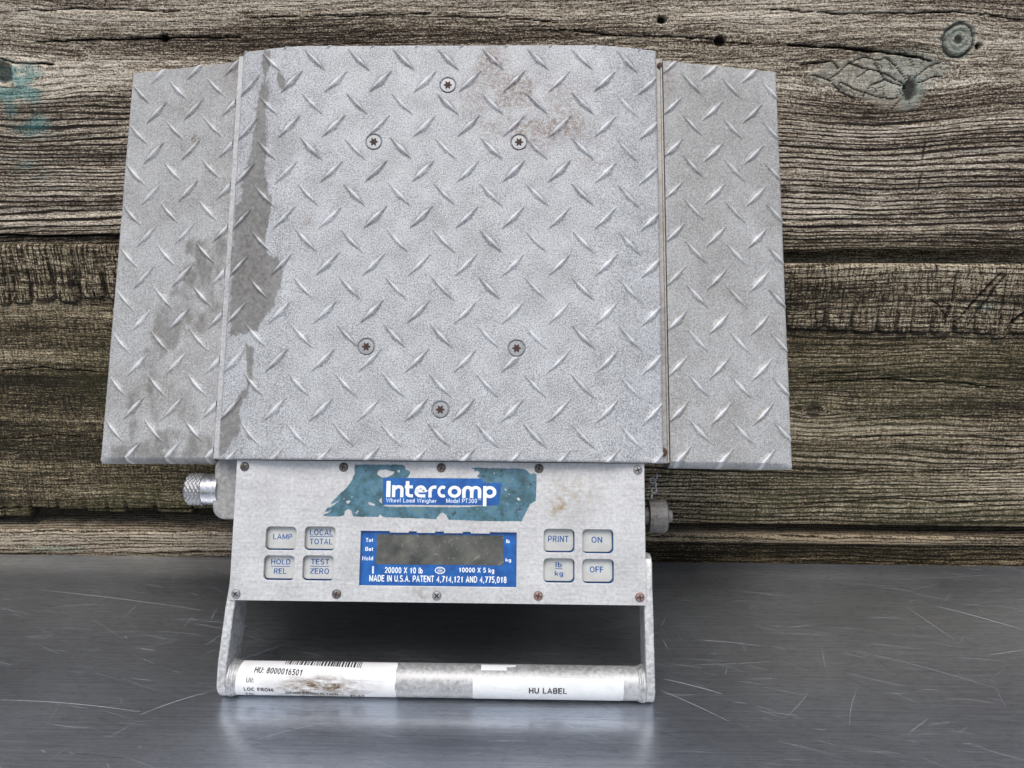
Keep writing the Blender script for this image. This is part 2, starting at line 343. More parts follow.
def text_geo(txt, x0, y0, x1, y1, bold=0.16, shear=0.0):  # lettering fitted into a box; z keeps crossing strokes apart
    v = []; f = []; x = 0.0
    for i, ch in enumerate(txt):
        w_, st_ = FONT[ch]
        for j, p in enumerate(st_):
            sv, sf = stroke([(a+x, b) for a, b in p], bold); o = len(v)
            v += [(a+shear*b, b, .000012*j) for a, b in sv]; f += [tuple(k+o for k in q) for q in sf]
        x += w_+.15
    v = np.array(v); ax = 0.0; bx = x-.15+shear; lo = min(0, v[:, 1].min()+bold*0) if any(c in 'g,' for c in txt) else 0.0
    v[:, 0] = x0+v[:, 0]/bx*(x1-x0); v[:, 1] = y0+(v[:, 1]-lo)/(1-lo)*(y1-y0)
    return v, f
def rrect(x0, y0, x1, y1, r, n=6):
    p = []
    for cx, cy, a in ((x1-r, y1-r, 0), (x0+r, y1-r, 90), (x0+r, y0+r, 180), (x1-r, y0+r, 270)):
        for k in range(n+1):
            q = R(a+90*k/n); p.append((cx+r*math.cos(q), cy+r*math.sin(q)))
    return p
def rough_edge(p, amp, step):
    out = []
    for (x0, y0), (x1, y1) in zip(p, p[1:]+p[:1]):
        n = max(1, int(math.hypot(x1-x0, y1-y0)/step))
        for k in range(n):
            t = k/n; out.append((x0+(x1-x0)*t+rng.uniform(-amp, amp), y0+(y1-y0)*t+rng.uniform(-amp, amp)))
    return out
def thing(name, label, cat, loc=(0, 0, 0)):
    o = bpy.data.objects.new(name, None); COL.objects.link(o); o.location = loc; o.empty_display_size = .05
    o['label'] = label; o['category'] = cat; return o

# ================================================================== SETTING: plank wall
m = Mat('weathered_wood', .85, spec=.25)
g = m.attr('grain'); sep = m.n('ShaderNodeSeparateXYZ'); m.put(sep.inputs[0], m.obj()); x = sep.outputs[0]
def gv(sx, sg, off=0.0):
    cb = m.n('ShaderNodeCombineXYZ'); m.put(cb.inputs[0], m.math('MULTIPLY', x, sx)); m.put(cb.inputs[1], m.math('MULTIPLY', g, sg)); cb.inputs[2].default_value = off; return cb.outputs[0]
band = m.noise(1, gv(2.5, 34), 4, .6)                 # broad figure
ring = m.noise(1, gv(6, 150, 9), 3, .5)               # strength of each growth ring
fib = m.noise(1, gv(48, 820, 7), 3, .65)              # fibres
spk = m.math('ADD', m.math('MULTIPLY', m.noise(1, gv(300, 560, 11), 3, .75), .5), m.math('MULTIPLY', m.noise(1, gv(560, 850, 19), 2, .8), .5))  # silvery flecks
chk = m.noise(1, gv(430, 60, 5), 3, .6)               # cross checks
reg = m.attr('regular'); chw = m.attr('checks')
ctr = lambda q, k: m.math('MULTIPLY', m.math('SUBTRACT', q, .5), k)
ph = m.math('ADD', m.math('MULTIPLY', g, 196.0), m.math('MULTIPLY', m.noise(1, gv(1.6, 20, 3), 2, .5), 7.0))
ab = m.math('ABSOLUTE', m.math('SUBTRACT', m.math('FRACT', ph), .5))
ringd = m.math('MULTIPLY', m.rng(m.math('ADD', ab, ctr(fib, .35)), .24, .06), m.rng(ring, .34, .52, .25, 1.0))
v1 = m.math('ADD', .5, m.math('ADD', ctr(band, .95), ctr(fib, .95)))
v1 = m.math('ADD', v1, ctr(spk, 1.9))
v1 = m.math('SUBTRACT', v1, m.math('MULTIPLY', ringd, m.math('ADD', m.math('MULTIPLY', reg, .46), .05)))
v1 = m.math('SUBTRACT', v1, m.math('MULTIPLY', m.math('MULTIPLY', m.rng(chk, .53, .40), chw), .30))
v1 = m.math('ADD', v1, m.attr('tone'))
v1 = m.math('ADD', .46, ctr(m.math('ADD', v1, .04), 1.6))
pale = m.ramp(v1, [(.05, (.018, .012, .008)), (.27, (.060, .043, .029)), (.45, (.19, .148, .103)), (.64, (.46, .39, .295)), (.95, (.86, .78, .64))])
dark = m.ramp(v1, [(.05, (.008, .006, .002)), (.30, (.026, .020, .008)), (.48, (.072, .055, .025)), (.68, (.195, .152, .082)), (.98, (.54, .45, .30))])
c = m.mix(m.attr('damp'), pale, dark)
moss = m.math('MULTIPLY', m.attr('moss'), m.rng(m.noise(130, detail=5, rough=.7), .36, .66)); c = m.mix(m.math('MULTIPLY', moss, .7), c, m.mix(spk, (.020, .024, .008), (.085, .088, .030)))
li = m.math('MULTIPLY', m.attr('lichen'), m.rng(m.noise(240, detail=4, rough=.7), .30, .55), clamp=True); c = m.mix(m.math('MULTIPLY', li, .85), c, m.mix(m.rng(v1, .3, .7), (.035, .11, .105), (.22, .38, .34)))
tn = m.math('MULTIPLY', m.attr('tan'), m.rng(v1, .5, .8)); c = m.mix(tn, c, m.mix(spk, (.20, .14, .075), (.42, .33, .21)))
kn = m.attr('pale_knot'); c = m.mix(m.math('MULTIPLY', kn, .55), c, m.mix(m.noise(160, detail=4), (.26, .24, .185), (.58, .55, .455)))
ve = m.vor(1, m.mapped(m.n('ShaderNodeVectorMath', {0: m.obj(), 1: m.n('ShaderNodeVectorMath', {0: m.n('ShaderNodeTexNoise', {'Scale': 60}).outputs['Color'], 1: (.012, .012, .012)}, operation='MULTIPLY').outputs[0]}, operation='ADD').outputs[0], (70, 70, 110)), 'Distance', 'DISTANCE_TO_EDGE')
kcr = m.math('MULTIPLY', m.math('MULTIPLY', m.rng(ve, .06, .015), m.rng(kn, .6, .9)), m.rng(m.noise(70, detail=2), .50, .58, 0, .8))
crk = m.math('MAXIMUM', m.attr('crack'), kcr); c = m.mix(crk, c, (.010, .008, .006))
m.set('Base Color', c)
m.bump(m.math('SUBTRACT', m.math('MULTIPLY', v1, .6), m.math('MULTIPLY', crk, .6)), .8, .0022)
M['wood'] = m.m

def axis_u(step): return np.concatenate([np.linspace(-1.15, -.72, 30, endpoint=False), np.arange(-.72, .72, step), np.linspace(.72, 1.15, 30)])
def knot_warp(X, Z, gr, kx, kz, A, su, sv):
    dz = Z-kz; return gr - A*np.tanh(dz/(.4*sv))*np.exp(-((X-kx)/su)**2)*np.exp(-np.abs(dz)/sv)
def plank(name, z0, z1, fn, parent, step=(.0019, .0011), depth=.05, round_top=.004, round_bot=.004):
    us = axis_u(step[0]); zs = np.linspace(z0, z1, int((z1-z0)/step[1]))
    X, Z = np.meshgrid(us, zs); H, at = fn(X, Z)
    e = np.minimum((Z-z0)/round_bot, (z1-Z)/round_top); e = np.clip(e, 0, 1); H = H-(1-np.sqrt(np.clip(1-(1-e)**2, 0, 1)))*round_top
    dz = at.pop('dz', 0*X); Y = -H
    Z2 = Z+dz
    pad = lambda A, lo, hi: np.concatenate([lo, A, hi], 0)
    X3 = pad(X, X[:1], X[-1:]); Y3 = pad(Y, np.full_like(X[:1], depth), np.full_like(X[:1], depth)); Z3 = pad(Z2, Z2[:1], Z2[-1:])
    gq = at.pop('grain'); at = {k: pad(a, a[:1], a[-1:]) for k, a in at.items()}; at['grain'] = pad(gq, gq[:1]-depth, gq[-1:]+depth)
    o = grid_mesh(name, X3, Y3, Z3, M['wood'], parent, at, 80)
    return o
def base_fields(X, Z, seed, amp=.006):
    gr = Z+amp*(fbm(X*3.1, Z*3, seed, 3)-.5)*2+.0022*(fbm(X*14, Z*18, seed+5, 2)-.5)*2
    z = np.zeros_like(X); return gr, {k: z.copy() for k in ('regular', 'checks', 'tone', 'damp', 'moss', 'lichen', 'tan', 'pale_knot', 'crack')}
def ring_relief(X, gr, seed, f=210, a=.0016):
    a = a*.5
    r = vnoise(X*4+7, gr*f, seed); r2 = vnoise(X*20, gr*f*2.3, seed+1)
    return -a*sstep(.52, .25, r)-.5*a*sstep(.5, .2, r2)
def cracks(X, Z, H, at, lines, seed):
    jx = .0016*(fbm(X*70, Z*70, seed, 3)-.5)*2
    for pts, wd, dp in lines:
        p = [wall_pt(*q) for q in pts]; x0 = min(q[0] for q in p)-.02; x1 = max(q[0] for q in p)+.02
        d = seg_dist(X, Z+jx, p); tt = (X-x0)/(x1-x0); ww = wd*(.45+.55*np.sin(np.clip(tt, 0, 1)*math.pi))*(.25+1.3*fbm(X*75, Z*75, seed+3, 2))
        k = sstep(ww*1.15, ww*.45, d); H -= dp*k; at['crack'] = np.maximum(at['crack'], k)
    return H
def dot(X, Z, px, py, rx, rz):
    a, b = wall_pt(px, py); return np.hypot((X-a)/rx, (Z-b)/rz)

def plank_upper(X, Z):
    gr, at = base_fields(X, Z, 21, .007)
    ka = wall_pt(905, 78); kb = wall_pt(957, 40); kc = wall_pt(0, 70); kd = wall_pt(720, 41); ke = wall_pt(662, 20)
    gr = knot_warp(X, Z, gr, ka[0]-.01, ka[1], .021, .085, .060); gr = knot_warp(X, Z, gr, kb[0], kb[1], .006, .030, .018)
    gr = knot_warp(X, Z, gr, kc[0], kc[1], .015, .075, .048); gr = knot_warp(X, Z, gr, kd[0], kd[1], .005, .022, .014)
    gr = knot_warp(X, Z, gr, ke[0], ke[1], .004, .02, .012)
    zl = np.where(X < 0, wall_pt(0, 100)[1], wall_pt(0, 125)[1]); low = sstep(zl+.03, zl-.03, Z)
    at['grain'] = gr; at['regular'] = .2+.8*low*sstep(.42, .55, fbm(X*2, Z*2, 9)*.3+.42)
    at['regular'] = np.clip(.15+.85*low, 0, 1)
    at['tone'] = .015-.05*sstep(.06, -.0, Z-.364)*1.0+.06*(fbm(X*3, Z*9, 31)-.5)
    H = ring_relief(X, gr, 41, 230, .0019)*(.35+.65*low)+.003*(fbm(X*3, gr*40, 77)-.5)+.0012*(fbm(X*120, gr*300, 78, 2)-.5)
    # knots
    d = dot(X, Z, 905, 80, .028, .030)
    tri = [wall_pt(*q) for q in ((808, 74), (835, 60), (880, 54), (925, 58), (945, 66), (930, 84), (915, 108), (900, 112), (868, 100), (835, 88))]
    pk = poly_mask(X, Z, tri, .004, .005*(fbm(X*90, Z*90, 51)-.5)*2); at['pale_knot'] = np.maximum(at['pale_knot'], pk); H += .0010*pk
    ang = np.arctan2(Z-ka[1], X-ka[0]); rad = np.hypot(X-ka[0], Z-ka[1])
    core = poly_mask(X, Z, [wall_pt(*q) for q in ((899, 82), (908, 76), (922, 76), (924, 90), (917, 105), (904, 110), (899, 100))], .002, .002*(fbm(X*150, Z*150, 52)-.5)*2)
    at['lichen'] = np.maximum(at['lichen'], core); at['lichen'] = np.maximum(at['lichen'], .5*sstep(1, .3, dot(X, Z, 905, 72, .05, .03)))
    ic = sstep(1, .6, dot(X, Z, 909, 90, .0075, .012)+.5*(fbm(X*200, Z*200, 53)-.5)); at['crack'] = np.maximum(at['crack'], ic*.85); H -= .004*ic
    e = dot(X, Z, 957, 40, .0165, .0165)+.25*(fbm(X*120, Z*120, 54)-.5)
    at['lichen'] = np.maximum(at['lichen'], .75*sstep(1.15, .95, e)); at['pale_knot'] = np.maximum(at['pale_knot'], sstep(1.15, .95, e)*.8)
    rg = np.maximum(sstep(.13, .05, np.abs(e-.92)), .35*sstep(.12, .04, np.abs(e-.55))); rg = np.maximum(rg, sstep(.35, .2, e)); H += .0012*sstep(1.1, .9, e)-.0025*rg
    at['crack'] = np.maximum(at['crack'], rg*.85)
    pk2 = poly_mask(X, Z, [wall_pt(*q) for q in ((930, 38), (940, 32), (972, 34), (984, 44), (975, 54), (955, 56), (935, 46))], .003, .003*(fbm(X*120, Z*120, 58)-.5)*2); at['pale_knot'] = np.maximum(at['pale_knot'], .5*pk2)
    k = sstep(1, .7, dot(X, Z, 2, 72, .012, .014)+.4*(fbm(X*150, Z*150, 55)-.5)); at['crack'] = np.maximum(at['crack'], .8*k); H -= .003*k
    dn = .9*(fbm(X*45, Z*70, 59, 4)-.5); gl = np.maximum(sstep(1, .3, dot(X, Z, 16, 80, .042, .026)+dn), .55*sstep(1, .2, dot(X, Z, 36, 128, .030, .016)+dn)); gl = np.maximum(gl, .6*sstep(1, .2, dot(X, Z, 10, 98, .012, .03)+dn)); gl = np.maximum(gl, .35*sstep(1, .2, dot(X, Z, 30, 172, .03, .012)+dn))
    at['lichen'] = np.maximum(at['lichen'], gl*1.9*sstep(.3, .5, fbm(X*40, Z*90, 56)))
    H = cracks(X, Z, H, at, [(q, .00075, .002) for q in ([(906, 86), (885, 74), (868, 70), (856, 78)], [(906, 88), (884, 80), (868, 88), (862, 96)], [(908, 84), (895, 66), (884, 58)], [(908, 82), (912, 64), (906, 55)], [(912, 80), (928, 66), (940, 62)], [(914, 84), (934, 76), (948, 78)], [(906, 94), (892, 100), (876, 98), (852, 88), (838, 82)], [(868, 70), (848, 64), (836, 74), (828, 80), (812, 76)], [(884, 80), (874, 64)], [(848, 64), (862, 58), (880, 60)], [(902, 98), (890, 110)], [(828, 80), (840, 92), (858, 102)])], 85)
    for q in ((164, 38, .0052, .0045), (720, 41, .006, .0055), (662, 20, .005, .004), (978, 46, .003, .0035)):
        k = sstep(1.1, .7, dot(X, Z, *q)+.3*(fbm(X*200, Z*200, 57)-.5)); H -= .006*k; at['crack'] = np.maximum(at['crack'], k)
    H = cracks(X, Z, H, at, [([(36, 42), (110, 39), (164, 38), (240, 37)], .0013, .004), ([(0, 58), (12, 62), (52, 64)], .0013, .004), ([(640, 36), (700, 38), (750, 44)], .0010, .003),
        ([(788, 45), (830, 47), (862, 49), (905, 55), (930, 60)], .0022, .005), ([(560, 30), (620, 36), (650, 36)], .0008, .002), ([(925, 132), (922, 165), (918, 190)], .0006, .001),
        ([(0, 12), (90, 8), (180, 12)], .0009, .002), ([(770, 10), (850, 14), (960, 12), (1024, 20)], .0011, .003), ([(250, 18), (420, 14), (560, 22)], .0008, .002), ([(800, 64), (832, 62), (838, 70)], .0009, .003)], 81)
    # ragged bottom edge with a splintered lip on the left
    zb = wall_pt(60, 246)[1]; br = np.where(X < -.395, .010, .0)*sstep(-.70, -.65, X)
    at['dz'] = np.where(Z < .372, 1, 0)*(.0035*(vnoise(X*26, Z*0, 91)-.3)+.002*(vnoise(X*110, Z*0, 92)-.5))*sstep(.372, .364, Z)
    lip = sstep(.0016, .0005, np.abs(Z-(.3795+.0012*(vnoise(X*30, Z*0, 93)-.5))))*sstep(-.41, -.415, X); H -= .008*lip; at['crack'] = np.maximum(at['crack'], lip)
    H -= .004*sstep(.379, .377, Z)*sstep(-.41, -.415, X)
    at['damp'] = .55*sstep(.40, .366, Z)+.15*fbm(X*5, Z*12, 94)
    return H+.001, at

def plank_lower(X, Z):
    gr, at = base_fields(X, Z, 121, .006)
    kf = wall_pt(815, 410); gr = knot_warp(X, Z, gr, kf[0], kf[1], .007, .03, .02)
    at['grain'] = gr
    # a flaked outer layer with a toothed lower edge
    right = X > 0
    xa = X*1.0; bl = np.floor(X*42+1.4*vnoise(X*21, 0*X, 131)); fr = (X*42+1.4*vnoise(X*21, 0*X, 131))-bl
    hb = vnoise(bl*3.7, 0*X, 132)
    zl = np.where(right, wall_pt(900, 331)[1], wall_pt(60, 305)[1])+.004*np.sin(X*9)
    edge = zl+.012*(hb-.55)*sstep(.3, .8, vnoise(X*7, 0*X, 134))+.006*(np.abs(fr-.5)*2)**4
    lay = sstep(-.0008, .0012, Z-edge)
    tooth = sstep(.10, .04, np.minimum(fr, 1-fr))*sstep(.045, .0, Z-edge)*sstep(-.001, .001, Z-edge)*sstep(.25, .5, hb+.2)
    H = .0045*lay-.005*tooth+ring_relief(X, gr, 141, 170, .0016)*(1-.5*lay)+.004*(fbm(X*5, gr*30, 177)-.5)+.0014*(fbm(X*160, gr*160, 178, 3)-.5)
    at['crack'] = np.maximum(at['crack'], .85*tooth); at['crack'] = np.maximum(at['crack'], .75*sstep(.0032, .0006, np.abs(Z-edge+.0012))*(1-lay))
    # vertical checks through the outer layer
    for k in range(26):
        x0 = rng.uniform(-.68, .68); z0 = rng.uniform(.285, .36); L = rng.uniform(.015, .05); sl = rng.uniform(-.12, .12)
        d = np.abs(X-(x0+sl*(Z-z0))+.0018*(fbm(Z*80, X*0+k, 150)-.5)*2); t = np.clip(1-np.abs(Z-z0)/L, 0, 1); wd = .0013*np.sqrt(t)
        kk = sstep(wd*1.3+1e-5, wd*.4, d)*(t > 0); H -= .003*kk*lay; at['crack'] = np.maximum(at['crack'], .8*kk*lay)
    at['checks'] = np.clip(.25+.75*lay, 0, 1)*np.where(right, .5, .9)+.15
    at['regular'] = np.where(right, .45, .12)+.45*sstep(.18, .1, Z)*np.where(right, 1, .2)
    zt = sstep(.335, .35, Z); hl = sstep(.0, .012, Z-edge)*sstep(.025, .010, Z-edge)
    lum = .06*(fbm(X*4, Z*12, 180)-.5)
    at['tone'] = .02+.05*hl*np.where(right, 1.2, .5)+.05*zt*np.where(right, 1.3, 0)+lum+np.where(right, .055*sstep(.26, .15, Z), -.07*sstep(.31, .2, Z))
    at['damp'] = np.clip(.9-.25*lay*np.where(right, 1, .5)-.15*np.where(right, sstep(.25, .15, Z), 0), 0, 1)
    at['moss'] = np.clip(sstep(.36, .62, fbm(X*5, Z*9, 190))*.55*sstep(.30, .22, Z)+sstep(.115, .05, Z)*np.where(right, .75, 1.0)*sstep(.3, .55, fbm(X*9, Z*20, 191)), 0, 1)
    # diagonal splits on the right and other cracks
    H = cracks(X, Z, H, at, [([(955, 322), (968, 308), (985, 290), (1000, 274)], .0015, .004), ([(966, 326), (985, 302), (1004, 276)], .0011, .003), ([(1005, 330), (1015, 320), (1024, 312)], .0018, .004), ([(945, 318), (952, 300), (958, 268)], .0012, .003), ([(930, 300), (938, 304), (944, 314), (945, 324)], .0010, .003),
        ([(800, 384), (880, 380), (960, 384), (1024, 390)], .0011, .003), ([(820, 375), (880, 372)], .0008, .002), ([(0, 372), (40, 368), (100, 374)], .0010, .003), ([(0, 440), (60, 436), (110, 442)], .0008, .002), ([(790, 470), (900, 474), (1024, 470)], .0009, .002), ([(830, 440), (930, 436), (1024, 442)], .0009, .002), ([(800, 505), (900, 500), (1024, 508)], .0010, .002), ([(860, 420), (1024, 416)], .0008, .002)], 181)
    kk = sstep(1, .6, dot(X, Z, 815, 412, .010, .012)+.5*(fbm(X*120, Z*120, 182)-.5)); H -= .003*kk; at['crack'] = np.maximum(at['crack'], .7*kk)
    for q in ((948, 375, .010, .008), (60, 355, .012, .006), (805, 280, .013, .012), (25, 470, .010, .006)):
        at['tan'] = np.maximum(at['tan'], .7*sstep(1, .3, dot(X, Z, *q)+.8*(fbm(X*90, Z*140, 183)-.5)))
    at['lichen'] = np.maximum(at['lichen'], .3*sstep(1, .3, dot(X, Z, 985, 306, .014, .008)+.5*(fbm(X*120, Z*120, 184)-.5)))
    # crumbling bottom edge: blocks broken away at different heights
    b2 = np.floor(X*31+1.2*vnoise(X*17, 0*X, 195)); f2 = (X*31+1.2*vnoise(X*17, 0*X, 195))-b2
    lost = np.where(right, .003, .016)*vnoise(b2*5.1, 0*X, 196)
    gone = sstep(.0006, -.0006, (Z-.041)-lost); H -= .010*gone; at['crack'] = np.maximum(at['crack'], .8*gone)
    row = sstep(.0011, .0004, np.abs(Z-.0545-.003*(vnoise(X*25, 0*X, 197)-.5)))*np.where(right, .2, 1); H -= .003*row; at['crack'] = np.maximum(at['crack'], row*.8)
    v2 = sstep(.07, .03, np.minimum(f2, 1-f2))*sstep(.085, .05, Z)*np.where(right, .35, 1); H -= .003*v2; at['crack'] = np.maximum(at['crack'], .75*v2)
    at['tan'] = np.maximum(at['tan'], np.where(right, .85*sstep(.056, .044, Z), .35*sstep(.060, .046, Z)))
    at['tone'] += np.where(right, .05, .03)*sstep(.058, .046, Z)
    at['dz'] = .0195*sstep(.315, .3515, Z)*sstep(0, -.3, X)
    return H-.003, at

def plank_ledge(X, Z):
    gr, at = base_fields(X, Z, 221, .003); at['grain'] = gr; right = sstep(-.05, .05, X)
    H = ring_relief(X, gr, 241, 260, .0010)+.003*(fbm(X*6, gr*60, 277)-.5)+.007*(1-right)
    zz = .0195-.002*X+.0012*(fbm(X*12, X*0, 279, 2)-.5); lowb = sstep(.0012, -.0012, Z-zz)*right
    at['regular'] += .5; at['tone'] = .05*(1-right)+.05*right*(1-lowb)-.10*lowb+.05*(fbm(X*6, Z*30, 278)-.5)
    at['damp'] = .35*(1-right)+right*(.55+.4*lowb); at['tan'] = .35+.5*right*(1-lowb)+.25*lowb
    H -= .004*lowb; at['crack'] = .7*right*sstep(.0016, .0004, np.abs(Z-zz)); at['lichen'] = .4*sstep(1, .3, dot(X, Z, 60, 546, .05, .006))
    return H, at
def plank_recess(X, Z):
    gr, at = base_fields(X, Z, 421, .002); at['grain'] = gr; at['damp'] += .8; at['tone'] += .05
    H = -.012-.004*sstep(.4, .6, fbm(X*8, Z*30, 422))
    return H, at

wall = thing('plank_wall', 'weathered grey timber plank wall with knots, cracks and green stains behind the scale', 'wall')
plank('plank', .364, .650, plank_upper, wall)
plank('plank', .041, .3515, plank_lower, wall, round_top=.006)
plank('plank', -.20, .0295, plank_ledge, wall, step=(.003, .0016), round_top=.004)
rb = plank('backing_strip', .345, .370, plank_recess, wall, step=(.003, .0012), depth=.049, round_top=.002, round_bot=.002)
mb = MB(); mb.box((-1.15, .0505, -.2), (1.15, .07, .649)); mb.build('backing_board', M['wood'], wall)

# ================================================================== SETTING: steel table
m = Mat('brushed_stainless', .3, .965)
s1 = m.noise(1, m.mapped(m.obj(), (9, 620, 1)), 4, .6); s2 = m.noise(1, m.mapped(m.obj(), (30, 1600, 1), (0, 0, R(3))), 3, .6)
cl = m.noise(5, detail=5, rough=.6); fn = m.noise(1, m.mapped(m.obj(), (160, 900, 1), (0, 0, R(-18))), 3, .7)
c = m.mix(m.rng(m.math('ADD', m.math('MULTIPLY', s1, .6), m.math('MULTIPLY', cl, .4)), .38, .62), (.49, .525, .585), (.68, .72, .78))
mo = m.noise(1, m.mapped(m.obj(), (70, 260, 1), (0, 0, R(8))), 5, .75); c = m.mix(m.math('MULTIPLY', m.rng(mo, .50, .68), .45), c, (.30, .325, .365)); c = m.mix(m.math('MULTIPLY', m.rng(fn, .56, .70), .5), c, (.86, .89, .93)); m.set('Base Color', c)
m.set('Roughness', m.rng(m.math('ADD', m.math('MULTIPLY', s2, .5), m.math('MULTIPLY', cl, .5)), .35, .65, .44, .56))
m.set('Anisotropic', .3); tg = m.n('ShaderNodeCombineXYZ'); tg.inputs[0].default_value = 1; m.set('Tangent', tg.outputs[0])
m.bump(m.math('ADD', m.math('ADD', s1, s2), mo), .10, .0006)
gl = m.n('ShaderNodeBsdfPrincipled'); m.put(gl.inputs['Base Color'], m.mix(.5, c, (.48, .505, .55))); gl.inputs['Metallic'].default_value = 1; gl.inputs['Anisotropic'].default_value = .45
m.put(gl.inputs['Tangent'], tg.outputs[0]); m.put(gl.inputs['Roughness'], m.rng(s2, .3, .7, .15, .24)); m.put(gl.inputs['Normal'], m.b.inputs['Normal'].links[0].from_socket)
mx = m.n('ShaderNodeMixShader'); mx.inputs[0].default_value = .45; m.put(mx.inputs[1], m.b.outputs[0]); m.put(mx.inputs[2], gl.outputs[0]); m.put(m.t.nodes['Material Output'].inputs['Surface'], mx.outputs[0])
M['table'] = m.m
m = Mat('scratch_burr', .6, .2, (.42, .44, .47)); m.set('Base Color', m.mix(m.noise(260, detail=3), (.27, .285, .31), (.66, .68, .71))); M['scratch'] = m.m
m = Mat('dark_scratch', .6, .2, (.05, .052, .056)); m.set('Roughness', m.rng(m.noise(300), .3, .7, .5, .7)); M['scratch_dark'] = m.m
mb = MB(); mb.box((-1.1, -.95, -.03), (1.1, -.0125, 0), 0)
def scratch(p0, p1, wd, bend, mi, z):
    (x0, y0), (x1, y1) = p0, p1; dx, dy = x1-x0, y1-y0; L = math.hypot(dx, dy)+1e-9; nx, ny = -dy/L, dx/L; v = []; n = 8
    for i in range(n+1):
        t = i/n; k = 4*t*(1-t)*bend; hw = wd*.5*(.25+.75*math.sin(math.pi*(.08+.84*t)))
        for s in (-1, 1): v.append((x0+dx*t+nx*(k+s*hw), y0+dy*t+ny*(k+s*hw), z))
    mb.add(v, [(2*i, 2*i+2, 2*i+3, 2*i+1) for i in range(n)], mi)
zc = .00012
for p, q, wd, bd in (((935, 606), (1030, 632), .0008, .002), ((664, 679), (722, 694), .0006, .001), ((660, 690), (730, 722), .0004, .001), ((905, 606), (955, 640), .0004, 0), ((0, 700), (140, 712), .0005, .003), ((140, 715), (205, 693), .0006, .002), ((990, 655), (1024, 650), .0005, 0), ((560, 640), (640, 622), .0003, .002), ((850, 650), (1000, 690), .0003, .004), ((40, 590), (200, 610), .0004, .002), ((240, 660), (300, 640), .0003, .001), ((250, 742), (330, 722), .0004, .002), ((700, 640), (760, 646), .0004, .001)):
    zc += 1e-6; scratch(table_pt(*p), table_pt(*q), wd, bd, 1, zc)
for k in range(900):
    x0 = rng.uniform(-.62, .62); y0 = rng.uniform(-.40, -.02); a = rng.choice([rng.gauss(0, .10), rng.gauss(-.30, .15), rng.gauss(-.30, .12), rng.uniform(0, 3.1)]); L = abs(rng.gauss(.012, .022))+.004
    zc += 1e-6; scratch((x0, y0), (x0+L*math.cos(a), y0+L*math.sin(a)), rng.choice([.00011, .00014, .00018, .00026]), rng.gauss(0, .025)*L, 1 if rng.random() < .7 else 2, zc)
tab = mb.build('steel_table', [M['table'], M['scratch'], M['scratch_dark']], None, fix=False)
tab['label'] = 'scratched brushed stainless steel tabletop under the wheel scale'; tab['category'] = 'table'

# ================================================================== THE SCALE
bw = O+U*BASE[0]+V*BASE[1]+NN*BASE[2]
scale = thing('wheel_scale', 'grey tread plate wheel weighing scale leaning upright against the plank wall', 'scale', bw)
scale.rotation_euler = Matrix(((1, 0, 0), (0, V[1], V[2]), (0, NN[1], NN[2]))).transposed().to_euler(); scale['scale_frame'] = 1
A_, HT, WS, HH = .1996, .1500, -.0105, .3942
def lugs(X, Y, pu, pv, u0, v0, u1, v1, half=.0163, hw=.0037, h=.0028, seed=0):
    Z = np.zeros_like(X); foot = np.zeros_like(X); wear = np.zeros_like(X)
    for s, uo, vo in ((1, u0, v0), (-1, u1, v1)):
        iu = np.round((X-uo)/pu); iv = np.round((Y-vo)/pv)
        jx = vnoise(iu*7.3+.5, iv*5.1+.5, seed+s); jy = vnoise(iu*3.3+.5, iv*9.7+.5, seed+s+9)
        dx = X-uo-iu*pu-.0012*(jx-.5); dy = Y-vo-iv*pv-.0012*(jy-.5)
        c = .695; sn = .719*s; t = (dx*c+dy*sn)/half; q = -dx*sn+dy*c
        wv = hw*(1.14 if s > 0 else .92)*(.55*np.clip(1-t*t, 0, 1)+.45*np.clip(1-np.abs(t)*1.6, 0, 1))*(.75+.5*jx)*(.85+.3*vnoise(X*420, Y*420, seed+31))
        k = np.clip(1-np.abs(q)/np.maximum(wv, 1e-6), 0, 1)
        foot = np.maximum(foot, np.exp(-((np.abs(q)-wv)/.0011)**2)*np.clip(1.3-t*t*1.2, 0, 1)*(np.abs(t) < 1.05)*sstep(.45, .7, jy*.6+.5*vnoise(X*150, Y*150, seed+77)))
        wear = np.maximum(wear, sstep(.45, .85, k-.25*np.sign(q*s)*(1 if s > 0 else -1)*0)*np.clip(1.05-t*t, 0, 1)*(.5+.5*vnoise(X*200, Y*200, seed+55)))  # painted highlight along the crest, broken up as worn metal
        Z = np.maximum(Z, h*(.7+.5*jy)*k*np.clip(1-t*t, 0, 1)**.6)
    return Z, foot, wear
def plate_profile(u):
    a = np.abs(u); s = -WS/(A_-HT); r = .022
    d = a-HT; return -s*np.where(d < -r, 0, np.where(d > r, d, (d+r)**2/(4*r)))
st = .00066
us = np.arange(-A_, A_+st/2, st); vs = np.arange(0, HH+st/2, st); X, Y = np.meshgrid(us, vs)
Z = plate_profile(X)+.0008*(fbm(X*25, Y*25, 5, 3)-.5)
SCREW = [(.0013, .3533), (-.067, .2967), (.069, .2963), (-.067, .1017), (.0685, .101), (.0012, .0452)]
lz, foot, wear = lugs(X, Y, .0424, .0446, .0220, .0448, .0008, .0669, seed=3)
for (a, b) in SCREW:
    d = np.hypot(X-a, Y-b); lz *= sstep(.0075, .0095, d); Z -= .0017*sstep(.0082, .0074, d)
Z += lz
ed = np.minimum(np.minimum(Y, HH-Y), A_-np.abs(X)); Z -= .0012*(1-np.clip(ed/.0016, 0, 1))**2
def px2(l, z): return [sc(bx_+x/3.4133, by_+y/3.4133, z) for (x, y) in l]
bx_, by_ = 90, 30
